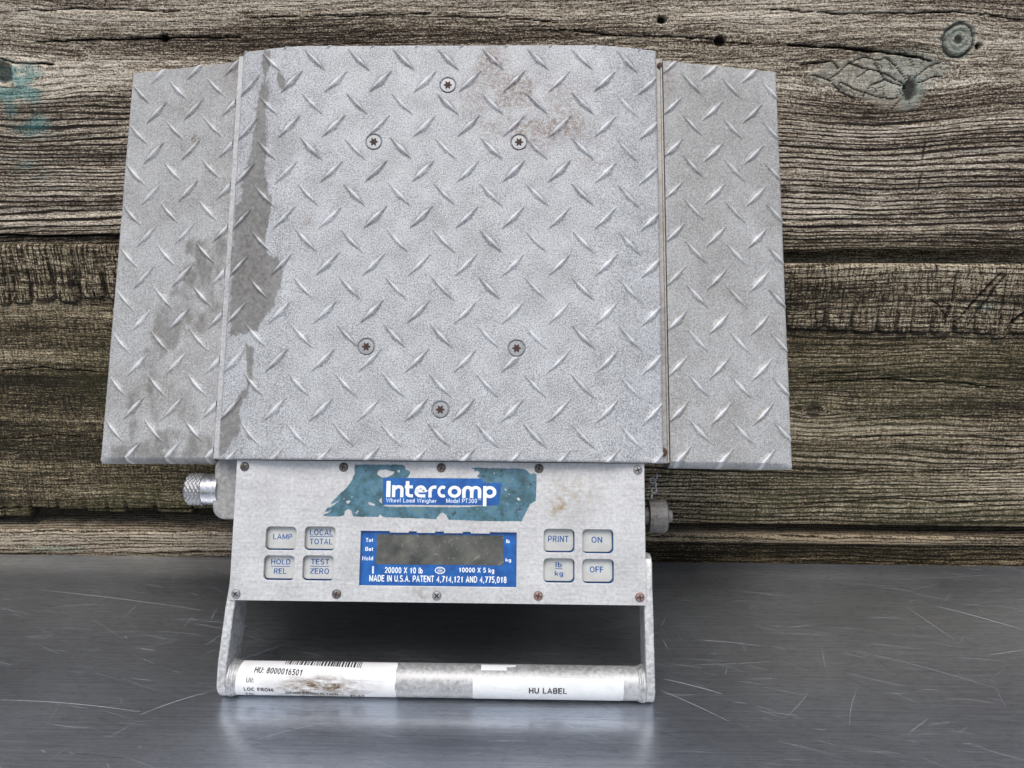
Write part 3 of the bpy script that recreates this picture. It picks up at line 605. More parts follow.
P1 = px2([(600, 68), (590, 200), (572, 300), (550, 430), (525, 500), (528, 590), (502, 610), (490, 770), (485, 900), (478, 1050), (560, 1040), (610, 1000), (640, 960), (668, 890), (675, 830), (650, 790), (612, 770), (616, 700), (632, 590), (612, 500), (606, 400), (612, 300), (617, 200), (622, 95)], -.012)
P2 = px2([(540, 1075), (552, 1195), (500, 1300), (452, 1340), (448, 1450), (482, 1430), (522, 1370), (512, 1290), (562, 1210), (566, 1095)], -.012)
P3 = px2([(648, 150), (660, 160), (678, 185), (672, 215), (655, 205), (643, 175)], -.008)
jit = .0045*(fbm(X*80, Y*60, 301, 5)-.5)*2+.003*(vnoise(X*500, Y*300, 302)-.5)
stn = np.maximum(np.maximum(poly_mask(X, Y, P1, .0012, jit)*(.72+.4*fbm(X*60, Y*30, 303, 4)), poly_mask(X, Y, P2, .0012, jit+.0012)*.9), poly_mask(X, Y, P3, .001, jit*.5))
halo = poly_mask(X, Y, P1, .012, jit*3)*.22
# a grey water mark beside the strip
wm = poly_mask(X, Y, px2([(640, 370), (720, 350), (735, 400), (690, 460), (630, 470), (615, 420)], -.004), .006, jit)*.28
stn = np.maximum(np.maximum(stn, halo), wm)
rust = np.zeros_like(X)
for (x_, y_, rx, ry, k_) in ((490, 62, .018, .022, .7), (515, 92, .05, .022, .8), (548, 125, .034, .022, 1.1), (590, 150, .02, .014, .6), (500, 115, .03, .02, .6), (448, 107, .008, .006, .5), (308, 223, .006, .006, .5), (553, 285, .005, .005, .5)):
    a, b = sc(x_, y_); rust = np.maximum(rust, 1.5*k_*np.exp(-((X-a)/rx)**2-((Y-b)/ry)**2))
rust *= sstep(.33, .56, fbm(X*45, Y*45, 305, 4)); dirt = .12*sstep(.56, .72, fbm(X*18, Y*18, 306, 5))+.25*sstep(.004, 0, Y); dirt = np.maximum(dirt, .65*foot)
# lug feet carry a little dirt plus painted contact shade
sk_ = lambda Aa: np.concatenate([Aa[:1], Aa, Aa[-1:]], 0)
def wrap(X, Y, Z, zb, at):                             # close the sheet with edges down to depth zb(u)
    X2, Y2, Z2 = sk_(X), sk_(Y), sk_(Z); Z2[0] = zb(X2[0], Z[0]); Z2[-1] = zb(X2[-1], Z[-1])
    cc = lambda Aa: np.concatenate([Aa[:, :1], Aa, Aa[:, -1:]], 1); X2, Y2, Z2 = cc(X2), cc(Y2), cc(Z2)
    Z2[:, 0] = Z2[:, 1]-.018; Z2[:, -1] = Z2[:, -2]-.018
    return X2, Y2, Z2, {k: cc(sk_(v)) for k, v in at.items()}
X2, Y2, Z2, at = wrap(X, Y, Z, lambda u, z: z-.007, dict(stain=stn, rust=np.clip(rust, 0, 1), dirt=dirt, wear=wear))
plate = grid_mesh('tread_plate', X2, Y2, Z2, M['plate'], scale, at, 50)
plate['label'] = 'raised centre tread plate with rust blush and a dark stain strip'
# countersunk screws of the centre plate
def torx(a, b, mats):
    q = MB(); q.lathe([(-.004, .0045), (-.0022, .0060), (-.0009, .0069), (-.0004, .0070), (.0000, .0066), (.0001, .0034)], 'z', (a, b, 0), 36, 0)
    star = []
    for k in range(36):
        t = 2*math.pi*k/36; r = .0032+.0009*math.cos(6*t); star.append((a+r*math.cos(t), b+r*math.sin(t), .00035))
    q.add(star+[(a, b, .00035)], [(k, (k+1) % 36, 36) for k in range(36)], 1)
    return q.build('screw', mats, scale)
for i, (a, b) in enumerate(SCREW):
    mt = [M['zinc'], M['socket']] if i in (1, 2) else [M['zinc'], M['socket_rust']]
    torx(a, b, mt)

# side ramps: sloping tread plates with a rounded front lip
def side_ramp(sgn):
    u0, u1 = .2075, .3232; us = np.arange(u0, u1+st/2, st); us = us if sgn > 0 else -us[::-1]; vs = np.arange(.002, .3895, st)
    X, Y = np.meshgrid(us, vs); base = lambda u: -.0190-(np.abs(u)-.2065)/(.3257-.2065)*.0215
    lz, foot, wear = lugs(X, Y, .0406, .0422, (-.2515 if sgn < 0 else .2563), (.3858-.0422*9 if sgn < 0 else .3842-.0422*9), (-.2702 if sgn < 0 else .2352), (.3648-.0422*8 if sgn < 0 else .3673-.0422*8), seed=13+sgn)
    Z = base(X)+lz+.0008*(fbm(X*25, Y*25, 8+sgn, 3)-.5)
    e2 = np.minimum(.3895-Y, np.abs(X)*-1+u1); Z -= .0012*(1-np.clip(e2/.0016, 0, 1))**2
    j = .005*(fbm(X*90, Y*90, 311+sgn, 4)-.5)*2; stn = np.zeros_like(X); rust = np.zeros_like(X); dirt = .4*sstep(.55, .72, fbm(X*16, Y*16, 316+sgn, 5))
    if sgn < 0:
        L = lambda l: px2(l, -.032)
        for p_, k_ in (([(330, 720), (480, 720), (480, 900), (400, 960), (310, 910), (285, 900), (330, 830)], .62), ([(245, 945), (300, 930), (470, 930), (465, 1010), (400, 1040), (330, 1010), (300, 1090), (230, 1120), (205, 1060)], .5), ([(190, 1090), (225, 1085), (232, 1200), (212, 1210), (232, 1340), (205, 1330), (200, 1230), (178, 1210)], .6), ([(130, 1250), (170, 1200), (150, 1330), (158, 1400), (130, 1400)], .5), ([(60, 1420), (230, 1370), (330, 1370), (430, 1400), (440, 1470), (50, 1470)], .55), ([(320, 1250), (350, 1240), (380, 1400), (340, 1390)], .35)):
            stn = np.maximum(stn, 1.25*k_*poly_mask(X, Y, L(p_), .004, j*1.6)*sstep(.25, .5, fbm(X*70, Y*70, 318))*(.45+.75*sstep(.3, .62, fbm(X*170, Y*45, 321, 4))))
        for (x_, y_, rx, ry, k_) in ((197, 140, .012, .006, .9), (181, 149, .006, .006, .8), (197, 327, .018, .009, .9), (155, 335, .010, .012, .7), (236, 68, .014, .022, .7), (176, 366, .02, .02, .5)):
            a, b = sc(x_, y_, -.03); dirt = np.maximum(dirt, 1.2*k_*np.exp(-((X-a)/rx)**2-((Y-b)/ry)**2)*sstep(.3, .6, fbm(X*120, Y*120, 319, 3)))
        a, b = sc(236, 72, -.022); rust = .5*np.exp(-((X-a)/.008)**2-((Y-b)/.02)**2)
    else:
        a, b = sc(668, 80, -.022); rust = .6*np.exp(-((X-a)/.010)**2-((Y-b)/.03)**2); dirt = np.maximum(dirt, .35*sstep(.45, .65, fbm(X*30, Y*12, 320)))
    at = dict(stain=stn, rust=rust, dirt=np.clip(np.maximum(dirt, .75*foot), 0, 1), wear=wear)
    # front lip: two extra rows rolling down and back, then the underside; far rows close the edge
    add = [(.0009, -.0010), (-.0012, -.0034), (-.0028, -.0100), (-.0038, -.0140)]
    Xr, Yr, Zr = X, Y, Z
    for dv, dw in add:
        Xr = np.concatenate([X[:1], Xr], 0); Yr = np.concatenate([np.full_like(X[:1], dv), Yr], 0)
        taper = np.clip((u1-np.abs(X[:1]))/.012, 0.25, 1)
        Zr = np.concatenate([np.maximum(base(X[:1])+dw*taper, -.0555), Zr], 0)
    Xr = np.concatenate([Xr[:1], Xr, Xr[-1:]], 0); Yr = np.concatenate([Yr[:1]+.002, Yr, Yr[-1:]], 0); Zr = np.concatenate([np.full_like(Xr[:1], -.0500), Zr, np.full_like(Xr[:1], -.0500)], 0)
    Xr = np.concatenate([Xr[:, :1], Xr, Xr[:, -1:]], 1); Yr = np.concatenate([Yr[:, :1], Yr, Yr[:, -1:]], 1); Zr = np.concatenate([Zr[:, :1], Zr, Zr[:, -1:]], 1)
    Zr[:, 0] = np.maximum(Zr[:, 1]-.03 if sgn > 0 else Zr[:, 1]-.004, -.0515); Zr[:, -1] = np.maximum(Zr[:, -2]-.004 if sgn > 0 else Zr[:, -2]-.03, -.0515)
    pad = Zr.shape[0]-X.shape[0]; at2 = {}
    for k, v in at.items():
        v = np.concatenate([np.repeat(v[:1], pad-1, 0), v, v[-1:]], 0); at2[k] = np.concatenate([v[:, :1], v, v[:, -1:]], 1)
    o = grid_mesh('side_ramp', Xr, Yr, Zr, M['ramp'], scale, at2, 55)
    o['label'] = 'left sloping tread ramp with grime streaks' if sgn < 0 else 'right sloping tread ramp, duller grey and cleaner'
side_ramp(-1); side_ramp(1)
# edge strips between plate and ramps, with bolt heads at their ends
mb = MB(); mb.box((-.2060, .0005, -.045), (-.2006, .3925, -.0150)); mb.build('edge_strip', M['strip'], scale, bevel=.0007)
mb = MB(); mb.box((.2010, .0005, -.045), (.2068, .3925, -.0215)); mb.box((.2050, .001, -.030), (.2069, .392, -.0200)); mb.build('edge_strip', M['strip_dirty'], scale, bevel=.0005)
for (x_, y_, wd, rr) in ((660.5, 66, -.0215, .0036), (662.5, 452, -.0205, .0042), (219, 449, -.0190, .0030)):
    a, b = sc(x_, y_, wd); mb = MB(); mb.lathe([(-.003, rr), (.0006, rr), (.0014, rr*.8), (.0018, rr*.4)], 'z', (a, b, wd), 20); mb.build('bolt', M['rusty'], scale)
# body under the plate and the box behind the control panel
mb = MB(); mb.box((-.196, .0035, -.050), (.196, .388, -.0275)); mb.build('load_cell_body', M['cast_dark'], scale, bevel=.002)
mb = MB(); mb.box((-.1775, -.1195, -.0485), (.1785, .0030, -.0222)); mb.build('control_housing', M['black'], scale, bevel=.002)

# ------------------------------------------------------------------ control panel
PW = -.0122                                            # face depth
pt = lambda x_, y_, wd=PW: sc(x_, y_, wd)
def prect(x0, y0, x1, y1, wd=PW):
    a, b = pt(x0, y1, wd); c_, d = pt(x1, y0, wd); return a, b, c_, d
BT = [('LAMP', 264.6, 526.4, 296.9, 550.3), ('LOCAL', 303.7, 526.4, 335.9, 550.6), ('HOLD', 262.6, 555.3, 295.1, 580.4), ('TEST', 301.5, 555.3, 334.2, 580.9),
      ('PRINT', 543.4, 528.8, 574.8, 552.7), ('ON', 582.2, 529.2, 613.6, 553.6), ('lb', 543.2, 558.2, 574.8, 583), ('OFF', 582.2, 558.9, 614.1, 583.7)]
outer = [(-.1826, -.1229), (.1826, -.1229), (.1826, -.0006), (-.1826, -.0006)]
holes = []
for b in BT:
    a0, b0, a1, b1 = prect(*b[1:]); holes.append(rrect(a0, b0, a1, b1, .0042)[::-1])
wx0, wy0, wx1, wy1 = prect(358.6, 532.2, 517, 585.8)
nt = []                                                # the window's upper edge carries small tabs
for (p0, p1) in ((390, 408.5), (417, 435), (444, 462.5), (471, 489.5)):
    nt.append((pt(p0, 533)[0], pt(p1, 533)[0]))
top = [(wx1, wy1)]
for (p0, p1) in nt[::-1]: top += [(p1, wy1), (p1, wy1-.0013), (p0, wy1-.0013), (p0, wy1)]
holes.append(([(wx0, wy0), (wx1, wy0)]+top+[(wx0, wy1)])[::-1])
v, f = fill([outer]+holes, extrude=.0014, bevel_depth=.00025, bevel_resolution=1)
mb = MB(); mb.add([(a, b, c_+PW-.00165) for a, b, c_ in v], f)
panel = mb.build('control_panel', M['panel'], scale, 30)
MEM = PW-.0082
mb = MB(); mb.box((-.176, -.118, MEM-.0004), (.176, -.045, MEM)); mb.build('membrane', M['blue_rim'], panel)
for nm, x0, y0, x1, y1 in BT:
    left = x0 < 400; q = MB(); a0, b0, a1, b1 = prect(x0, y0, x1, y1)
    a0 -= .0004; a1 -= .0014 if not left else .0003; b0 += .0016; b1 += .0004
    v, f = fill([rrect(a0, b0, a1, b1, .0038)], extrude=.0009, bevel_depth=.0004, bevel_resolution=2)
    q.add([(p[0], p[1], p[2]+MEM+.0014) for p in v], f, 0); zt = MEM+.00275
    def T(txt, px0, py0, px1, py1, bold=.175):
        u0, v0 = sc(px0, py1, zt); u1, v1 = sc(px1, py0, zt); tv, tf = text_geo(txt, u0, v0, u1, v1, bold)
        q.add([(p[0], p[1], zt+p[2]) for p in tv], tf, 1)
    def BARR(px0, py, px1):
        u0, v0 = sc(px0, py, zt); u1, _ = sc(px1, py, zt); q.add([(u0, v0-.0003, zt), (u1, v0-.0003, zt), (u1, v0+.0003, zt), (u0, v0+.0003, zt)], [(0, 1, 2, 3)], 1)
    if nm == 'LAMP': T('LAMP', 273, 534, 292.3, 539.2)
    if nm == 'LOCAL': T('LOCAL', 309.8, 529.6, 333, 535.2); BARR(309.3, 536.4, 333.5); T('TOTAL', 309.8, 538.9, 332.4, 544.2)
    if nm == 'HOLD': T('HOLD', 271, 559.3, 290.5, 564.3); BARR(271, 566.2, 290); T('REL', 273.8, 568.4, 286.5, 573.7)
    if nm == 'TEST': T('TEST', 311, 559.3, 329.2, 564.3); BARR(310, 566.2, 329); T('ZERO', 310, 568.4, 329.2, 573.8)
    if nm == 'PRINT': T('PRINT', 548, 536, 568.5, 541.8)
    if nm == 'ON': T('ON', 591.5, 536.8, 602.2, 542.7)
    if nm == 'lb': T('lb', 555.5, 562, 561.8, 567.2); BARR(555, 568.6, 562.4); T('kg', 554.8, 570.9, 563, 577.2)
    if nm == 'OFF': T('OFF', 589.8, 566.6, 603.3, 572.4)
    q.build('button', [M['pad'], M['ink_blue']], panel, 30, fix=False)
# display window
q = MB(); a0, b0, a1, b1 = wx0-.0012, wy0-.001, wx1+.0012, wy1+.001; zw = PW-.0032
q.box((a0, b0, zw-.0008), (a1, b1, zw), 0)
l0, m0 = sc(376, 564, zw); l1, m1 = sc(503.5, 535.6, zw)
v, f = fill([rough_edge([(l0, m0), (l1, m0), (l1, m1), (l0, m1)], .0003, .004)]); q.add([(p[0], p[1], zw+.0002) for p in v], f, 1)
zt = zw+.0003
def T(q, txt, px0, py0, px1, py1, zz, mi=2, bold=.185, shear=0.0):
    u0, v0 = sc(px0, py1, zz); u1, v1 = sc(px1, py0, zz); tv, tf = text_geo(txt, u0, v0, u1, v1, bold, shear); q.add([(p[0], p[1], zz+p[2]) for p in tv], tf, mi)
T(q, 'Tot', 365.8, 538.2, 373.2, 541.9, zt); T(q, 'Bat', 365.2, 547, 373.2, 550.8, zt); T(q, 'Hold', 362.3, 556.2, 373, 560.2, zt, 3)
T(q, 'lb', 506.2, 539.5, 509.7, 543, zt); T(q, 'kg', 505.6, 558.3, 511, 562.6, zt)
T(q, '20000 X 10 lb', 384.8, 567.6, 422.7, 573, zt); T(q, '10000 X 5 kg', 458.6, 568, 494.2, 573.8, zt)
T(q, 'MADE IN U.S.A. PATENT 4,714,121 AND 4,775,018', 369.2, 576.7, 506.5, 582.3, zt)
u0, v0 = sc(440, 570.4, zt)
ring = lambda rx, ry: [(u0+rx*math.cos(2*math.pi*k/28), v0+ry*math.sin(2*math.pi*k/28)) for k in range(28)]
v, f = fill([ring(.0046, .0031), ring(.0038, .0024)[::-1]]); q.add([(p[0], p[1], zt) for p in v], f, 2)
for k in (-1, 0, 1): q.add([(u0-.0024, v0+k*.0013-.0003, zt), (u0+.0024, v0+k*.0013-.0003, zt), (u0+.0024, v0+k*.0013+.0003, zt), (u0-.0024, v0+k*.0013+.0003, zt)], [(0, 1, 2, 3)], 3)
u0, v0 = sc(373, 570, zt); q.add([(u0-.0008, v0-.0032, zt), (u0+.0008, v0-.0032, zt), (u0+.0008, v0+.0032, zt), (u0-.0008, v0+.0032, zt)], [(0, 1, 2, 3)], 3)
q.build('display_window', [M['blue'], M['lcd'], M['ink_white'], M['ink_pale']], panel, 30, fix=False)
# name decal: teal film flaked from the metal, blue name field on top
q = MB(); zd = PW+.0002
f1 = lambda l: [pt(320+x_/8.533, 460+y_/8.533) for x_, y_ in l]; f2 = lambda l: [pt(420+x_/7.877, 460+y_/7.877) for x_, y_ in l]
leftp = f1([(298, 38), (500, 40), (700, 40), (722, 52), (730, 78), (768, 98), (768, 122), (742, 150), (700, 160), (560, 160), (548, 395), (640, 402), (800, 398), (1010, 402), (1020, 450), (995, 462), (985, 500), (900, 500), (876, 492), (850, 498), (540, 488), (515, 462), (496, 484), (300, 484), (282, 478), (268, 430), (240, 418), (214, 432), (204, 470), (160, 482), (30, 478), (30, 466), (98, 436), (42, 440), (62, 408), (96, 400), (170, 345), (92, 378), (110, 352), (155, 300), (225, 238), (268, 180), (294, 120)])
rightp = f2([(130, 372), (300, 372), (490, 362), (590, 350), (600, 182), (500, 178), (478, 150), (450, 130), (470, 105), (466, 92), (440, 84), (432, 100), (426, 72), (405, 70), (412, 60), (560, 64), (815, 68), (850, 90), (870, 112), (896, 104), (916, 112), (918, 220), (912, 320), (880, 340), (866, 345), (800, 482), (520, 480), (225, 470), (205, 430), (176, 410), (150, 428), (128, 466), (5, 458), (0, 372)])
holesd = [f1([(490, 100), (510, 85), (560, 80), (600, 92), (636, 100), (626, 122), (570, 148), (530, 150), (490, 125)]), f1([(410, 366), (424, 358), (470, 376), (468, 392), (420, 382)]), f1([(225, 350), (245, 342), (262, 352), (240, 374), (226, 366)]), f1([(300, 455), (325, 425), (330, 438), (312, 462)]), f1([(660, 90), (680, 84), (682, 104), (664, 106)]), f1([(505, 340), (528, 320), (528, 372), (508, 352)]), f1([(200, 322), (212, 328), (204, 338)]), f1([(264, 310), (280, 312), (272, 322)])]
v, f = fill([rough_edge(leftp, .00025, .0011)]+[h[::-1] for h in holesd]); q.add([(p[0], p[1], zd) for p in v], f, 0)
holesr = [f2([(664, 228), (674, 224), (682, 236), (672, 242)]), f2([(690, 262), (708, 268), (702, 276)]), f2([(762, 298), (776, 294), (792, 310), (788, 320), (766, 316)]), f2([(578, 96), (594, 104), (584, 110)])]
v, f = fill([rough_edge(rightp, .00025, .0011)]+[h[::-1] for h in holesr]); q.add([(p[0], p[1], zd+.00004) for p in v], f, 0)
bl1 = [pt(383.3, 477.8), pt(481.8, 478.5), pt(483.6, 483), pt(483, 505.2), pt(383, 504.6)]
bl2 = [pt(483.6, 483), pt(501.6, 483), pt(498.4, 505.3), pt(483, 505.2)]
v, f = fill([rough_edge(bl1, .0001, .003)]); q.add([(p[0], p[1], zd+.0002) for p in v], f, 1)
v, f = fill([rough_edge(bl2, .0002, .002)]); q.add([(p[0], p[1], zd+.00024) for p in v], f, 1)
ub = pt(383.3, 505.8); ue = pt(470, 507.2)
v, f = fill([rough_edge([ub, (ue[0], ub[1]), ue, (ub[0], ue[1])], .0003, .0015)]); q.add([(p[0], p[1], zd+.0001) for p in v], f, 4)
# the name, drawn as broad rounded strokes
SW = .19
h_ = SW/2; xh = .74
GL = {'I': (.19, [[(h_, 0), (h_, 1)]]),
      'n': (.66, [[(h_, 0), (h_, xh)], [(h_, xh-.16)]+arc(.37, xh-.30+.0, .2, .21, 150, 60, 6)+arc(.42, xh-.27, .15, .18, 60, 0, 6)+[(.57, 0)]]),
      't': (.46, [[(.14, 1.0), (.14, .24)]+arc(.30, .24, .16, .145, 180, 270, 6)+[(.44, h_)], [(.0, xh-h_), (.42, xh-h_)]]),
      'e': (.70, [[(.10, .40), (.58, .40)]+arc(.36, .40, .24, .25, 0, 180, 12)+arc(.36, .34, .26, .245, 180, 270, 8)+[(.64, h_)]]),
      'r': (.46, [[(h_, 0), (h_, .42)]+arc(.34, .42, .245, .225, 180, 90, 8)+[(.46, xh-h_)]]),
      'c': (.66, [arc(.36, xh/2, .265, xh/2-h_, 55, 305, 20)]),
      'o': (.74, [arc(.37, xh/2, .275, xh/2-h_, 0, 360, 26)]),
      'm': (1.04, [[(h_, 0), (h_, .44)]+arc(.31, .44, .215, .205, 180, 0, 12)+[(.525, 0)], [(.525, .44)]+arc(.74, .44, .215, .205, 180, 0, 12)+[(.955, 0)]]),
      'p': (.74, [[(h_, -.50), (h_, xh)], arc(.37, xh/2, .275, xh/2-h_, 0, 360, 26)])}
vy0 = pt(440, 497.6)[1]; syy = pt(440, 481.4)[1]-vy0; zl_ = zd+.0004
for i_, (k, xa, xb_) in enumerate((('I', 386.4, 390.6), ('n', 392.2, 403.6), ('t', 404.9, 413.6), ('e', 414.6, 426.6), ('r', 428.6, 436.4), ('c', 437.6, 447.2), ('o', 448, 461.2), ('m', 462.3, 481.2), ('p', 483.2, 496.4))):
    ua, ub_ = pt(xa, 490)[0], pt(xb_, 490)[0]; sxx = (ub_-ua)/GL[k][0]
    for j_, s_ in enumerate(GL[k][1]):
        v, f = stroke(s_, SW); zz = zl_+.00002*j_+.00005*(i_ % 2); q.add([(ua+a*sxx, vy0+b*syy, zz) for a, b in v], f, 2)
T(q, 'Wheel Load Weigher', 386.2, 498.6, 436.8, 503.6, zl_, 3, .16); T(q, 'Model PT300', 446.2, 498.7, 477, 502.8, zl_, 3, .16); T(q, 'TM', 478, 498.4, 481, 500, zl_, 3, .14)
q.build('name_decal', [M['teal'], M['blue'], M['ink_white'], M['ink_pale'], M['panel']], panel, 30, fix=False)
# panel screws
def phillips(px_, py_, mt, rot, tilt=0.0):
    a, b = pt(px_, py_); q = MB(); q.lathe([(-.001, .0040), (.0004, .0041), (.0011, .0037), (.0017, .0027), (.0019, .0015)], 'z', (0, 0, 0), 28, 0)
    for k in (0, 1):
        t = rot+k*math.pi/2; c_, s_ = math.cos(t), math.sin(t); L, W_ = .0026, .00055
        q.add([(c_*x_-s_*y_, s_*x_+c_*y_, zq+.00003*k) for x_, y_, zq in ((-L, -W_, .00185), (-.0008, -W_, .0021), (.0008, -W_, .0021), (L, -W_, .00185), (L, W_, .00185), (.0008, W_, .0021), (-.0008, W_, .0021), (-L, W_, .00185))], [(0, 1, 6, 7), (1, 2, 5, 6), (2, 3, 4, 5)], 1)
    q.v = [(x_+a, y_+b, z_+PW) for x_, y_, z_ in q.v]
    return q.build('screw', mt, panel, fix=False)
DR = [M['steel_dark'], M['socket_rust']]
ZN, DK, RU, RL = [M['zinc'], M['socket']], [M['steel_dark'], M['socket']], [M['rusty'], M['socket_rust']], [M['rust_light'], M['socket_rust']]
for (x_, y_, mt) in ((244.7, 466.6, [M['steel_dark'], M['socket']]), (343.7, 467.2, DK), (441.3, 467.8, DR), (539, 468.6, DR), (637.8, 470, ZN), (236, 593.8, ZN), (336.6, 594, DR), (436.7, 595.6, ZN), (538.2, 595.8, RL), (639.8, 597.3, RL)):
    phillips(x_, y_, mt, rng.uniform(0, 1.5))

# ------------------------------------------------------------------ carrying handle
BC = (0.0, -.1922, -.0307); BR = .0144                  # bar axis and radius
def arm(sgn):
    # side outline (v, w): long flat bar with a rounded foot
    prof = []; fr = .0156
    for k in range(17): t = R(180+180*k/16); prof.append((BC[1]+.0152*math.sin(t), BC[2]-fr*math.cos(t)))
    prof += [(-.100, BC[2]-.0165), (-.080, -.042), (-.080, -.0265), (-.0835, -.0185), (-.0880, -.0164), (-.110, -.0164), (-.128, BC[2]+fr+.0006), (-.176, BC[2]+fr+.0004)]
    n = len(prof); o_ = []; i_ = []
    for (v_, w_) in prof:
        if sgn > 0: uo = .1892+.0010*np.clip((-.12-v_)/.08, 0, 1); th = .0078
        else: uo = float(np.interp(-v_, [.08, .105, .126, .172, .20], [.1836, .1842, .1862, .1902, .1908])); th = .0080
        o_.append((sgn*uo, v_, w_)); i_.append((sgn*(uo-th), v_, w_))
    q = MB(); q.add(o_+i_, [tuple(range(n)), tuple(range(2*n-1, n-1, -1))]+[(k, (k+1) % n, n+(k+1) % n, n+k) for k in range(n)])
    return q.build('handle_arm', M['cast'], scale, 30, bevel=.0008)
arm(-1); arm(1)
mb = MB(); mb.lathe([(-.186, BR), (-.1, BR), (0, BR), (.1, BR), (.186, BR)], 'x', BC, 72); barob = mb.build('handle_bar', M['bar'], scale, 40)
for sgn, uu in ((-1, -.1815), (1, .1812)):
    mb = MB()
    for j in range(4):
        mb.torus((uu-sgn*.0017*j, BC[1], BC[2]), BR-.0004-.0006*j, .0022, 'x', 56, 8, 0, 1.0, lambda t, j=j: .35*(vnoise(np.array(t*26.), np.array(j*3.1), 401)-.5)+.12)
    mb.build('weld_bead', M['bar'], scale, 60)
def wrap_label(q, v, f, mi, dr):                         # bend a flat (u, arc) sheet onto the bar; arc 0 faces the viewer
    r = BR+dr; q.add([(p[0], BC[1]+r*math.sin(p[1]/BR), BC[2]+r*math.cos(p[1]/BR)) for p in v], f, mi)
def sheet(u0f, u1f, s0, s1, n=24):
    v = []; f = []; nu = 16
    for j in range(n+1):
        s = s0+(s1-s0)*j/n
        for i in range(nu+1): t = i/nu; v.append((u0f(s)*(1-t)+u1f(s)*t, s))
    for j in range(n):
        for i in range(nu): k = j*(nu+1)+i; f.append((k, k+1, k+nu+2, k+nu+1))
    return v, f
# shipping label: sits slightly askew round the bar
q = MB()
v, f = sheet(lambda s: -.1742-.05*s*0+.10*max(s, -.02), lambda s: -.0345+.0005*math.sin(s*500), -.026, .0215); wrap_label(q, v, f, 0, .00015)
def TL(q, txt, u0, s0, u1, s1, mi=1, bold=.17, sh=0.0, tilt=0.0):
    tv, tf = text_geo(txt, u0, s0, u1, s1, bold, sh); wrap_label(q, [(p[0], p[1]+tilt*(p[0]-u0)) for p in tv], tf, mi, .00058)
TL(q, 'HU: 8000016501', -.1590, .0072, -.1160, .0122, 1, .17, .12, -.045)
TL(q, 'UII:', -.1650, -.0006, -.1575, .0032, 1, .13, .12, -.03)
TL(q, 'LOC FROM:', -.1670, -.0085, -.1402, -.0050, 1, .17, 0, -.03)
TL(q, 'GENN PRODUCTION', -.1308, -.0118, -.0850, -.0090, 1, .17, 0, -.03); TL(q, 'TO:', -.1670, -.0152, -.1585, -.0118, 1, .17)
TL(q, 'FLAT', -.074, -.0160, -.062, -.0125, 1, .17)
xb = -.134; r2 = random.Random(3)
while xb < -.066:
    wd = r2.choice([.0006, .0006, .0011, .0016]); v, f = sheet(lambda s, a=xb: a, lambda s, a=xb+wd: a, .0158-.003*(xb+.134)/.07, .0215, 6); wrap_label(q, v, f, 1, .0004); xb += wd+r2.choice([.0006, .001, .0014])
# a lifted crease in the paper
for pts_ in ([(-.106, .0035), (-.085, .0030), (-.045, .0022)], [(-.106, .0035), (-.1065, -.004)], [(-.0405, .012), (-.040, -.010)]):
    sv, sf = stroke(pts_, .0007); wrap_label(q, sv, sf, 0, .0006)
lb = q.build('paper_label', [M['paper'], M['ink_black']], barob, 30, fix=False); lb['label'] = 'long white shipping label with barcode and brown smear'
q = MB(); s_top = .0062
v, f = sheet(lambda s: .0328+.0012*max(0, (s-.003))*20, lambda s: .1632-(.0016 if s > .006 or s < -.016 else 0), -.0185, s_top); wrap_label(q, v, f, 0, .00015)
TL(q, 'HU LABEL', .0815, -.0066, .1142, -.0016, 1, .18)
for pts_ in ([(.045, .0055), (.10, .0050), (.158, .0052)], [(.125, -.006), (.15, .001)], [(.05, -.002), (.075, -.004)]):
    sv, sf = stroke(pts_, .0006); wrap_label(q, sv, sf, 0, .0004)
lb2 = q.build('paper_label', [M['paper_grey'], M['ink_black']], barob, 30, fix=False); lb2['label'] = 'short silvery label reading HU LABEL'
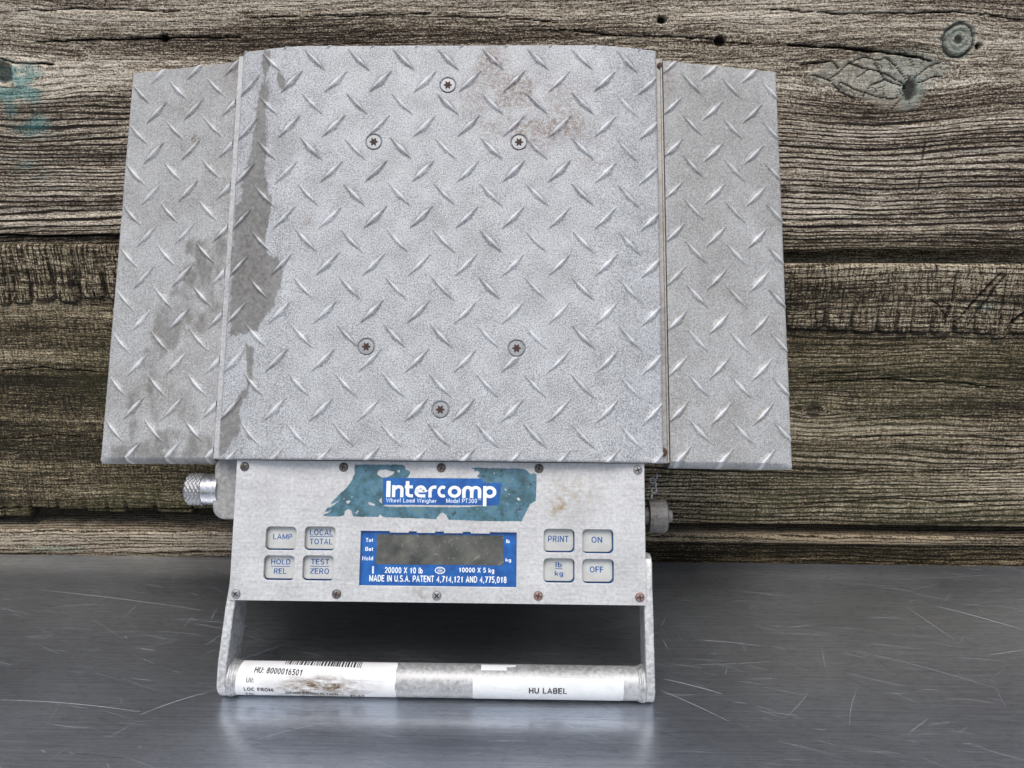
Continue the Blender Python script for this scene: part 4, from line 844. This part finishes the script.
q = MB(); v, f = sheet(lambda s: .0395, lambda s: .070-(s < .0165)*.008, .0125, .0200, 8); wrap_label(q, v, f, 0, .00015); q.build('label_scrap', [M['paper']], barob, 30, fix=False)

# ------------------------------------------------------------------ connector bracket and knobs at the sides
a0, b0 = sc(214.5, 517.5, -.030); a1, b1 = sc(262, 461, -.030)
v, f = fill([rrect(a0, b0, a1, b1+.004, .0105, 8)], extrude=.0085, bevel_depth=.0015, bevel_resolution=2)
mb = MB(); mb.add([(p[0], min(p[1], .002), p[2]-.037) for p in v], f); mb.build('connector_bracket', M['cast_mid'], scale, 35)
kc = sc(200, 489.3, -.037); kr = .0147; q = MB(); ends = -.2095
n_ = 60; prof = [(-.0278, .004), (-.0276, .0105), (-.0262, .0132), (-.0246, .0142)]
prof_k = [(-.0243+.0006*i, kr) for i in range(24)]
q.lathe(prof+prof_k[:1], 'x', (ends, kc[1], -.037), n_, 0)
q.lathe(prof_k, 'x', (ends, kc[1], -.037), 96, 1, lambda i, k: .00038*(math.cos(2*math.pi*(k/6+i/6))+math.cos(2*math.pi*(k/6-i/6)))*.75)
q.lathe([(-.0105, .0141), (.004, .0141)], 'x', (ends, kc[1], -.037), n_, 0)
q.build('connector_knob', [M['chrome'], M['knurl']], scale, 60)
q = MB(); kb_ = sc(657, 516, -.051); zc_ = -.051
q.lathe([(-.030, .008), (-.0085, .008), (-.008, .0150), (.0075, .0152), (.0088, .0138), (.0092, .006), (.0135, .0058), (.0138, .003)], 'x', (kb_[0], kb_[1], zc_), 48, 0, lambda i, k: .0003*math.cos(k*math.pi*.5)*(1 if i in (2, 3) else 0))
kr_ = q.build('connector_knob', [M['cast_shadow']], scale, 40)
q = MB(); cpx = [(651.5, 497), (654, 490.5), (655.5, 485), (652.5, 480.5), (656.5, 476)]
for i_, (x_, y_) in enumerate(cpx):
    a, b = sc(x_, y_, -.044); q.torus((a, b, -.044), .0024, .0008, 'z' if i_ % 2 else 'x', 16, 6)
q.build('retaining_chain', [M['zinc']], scale, 60)
del scale['scale_frame']
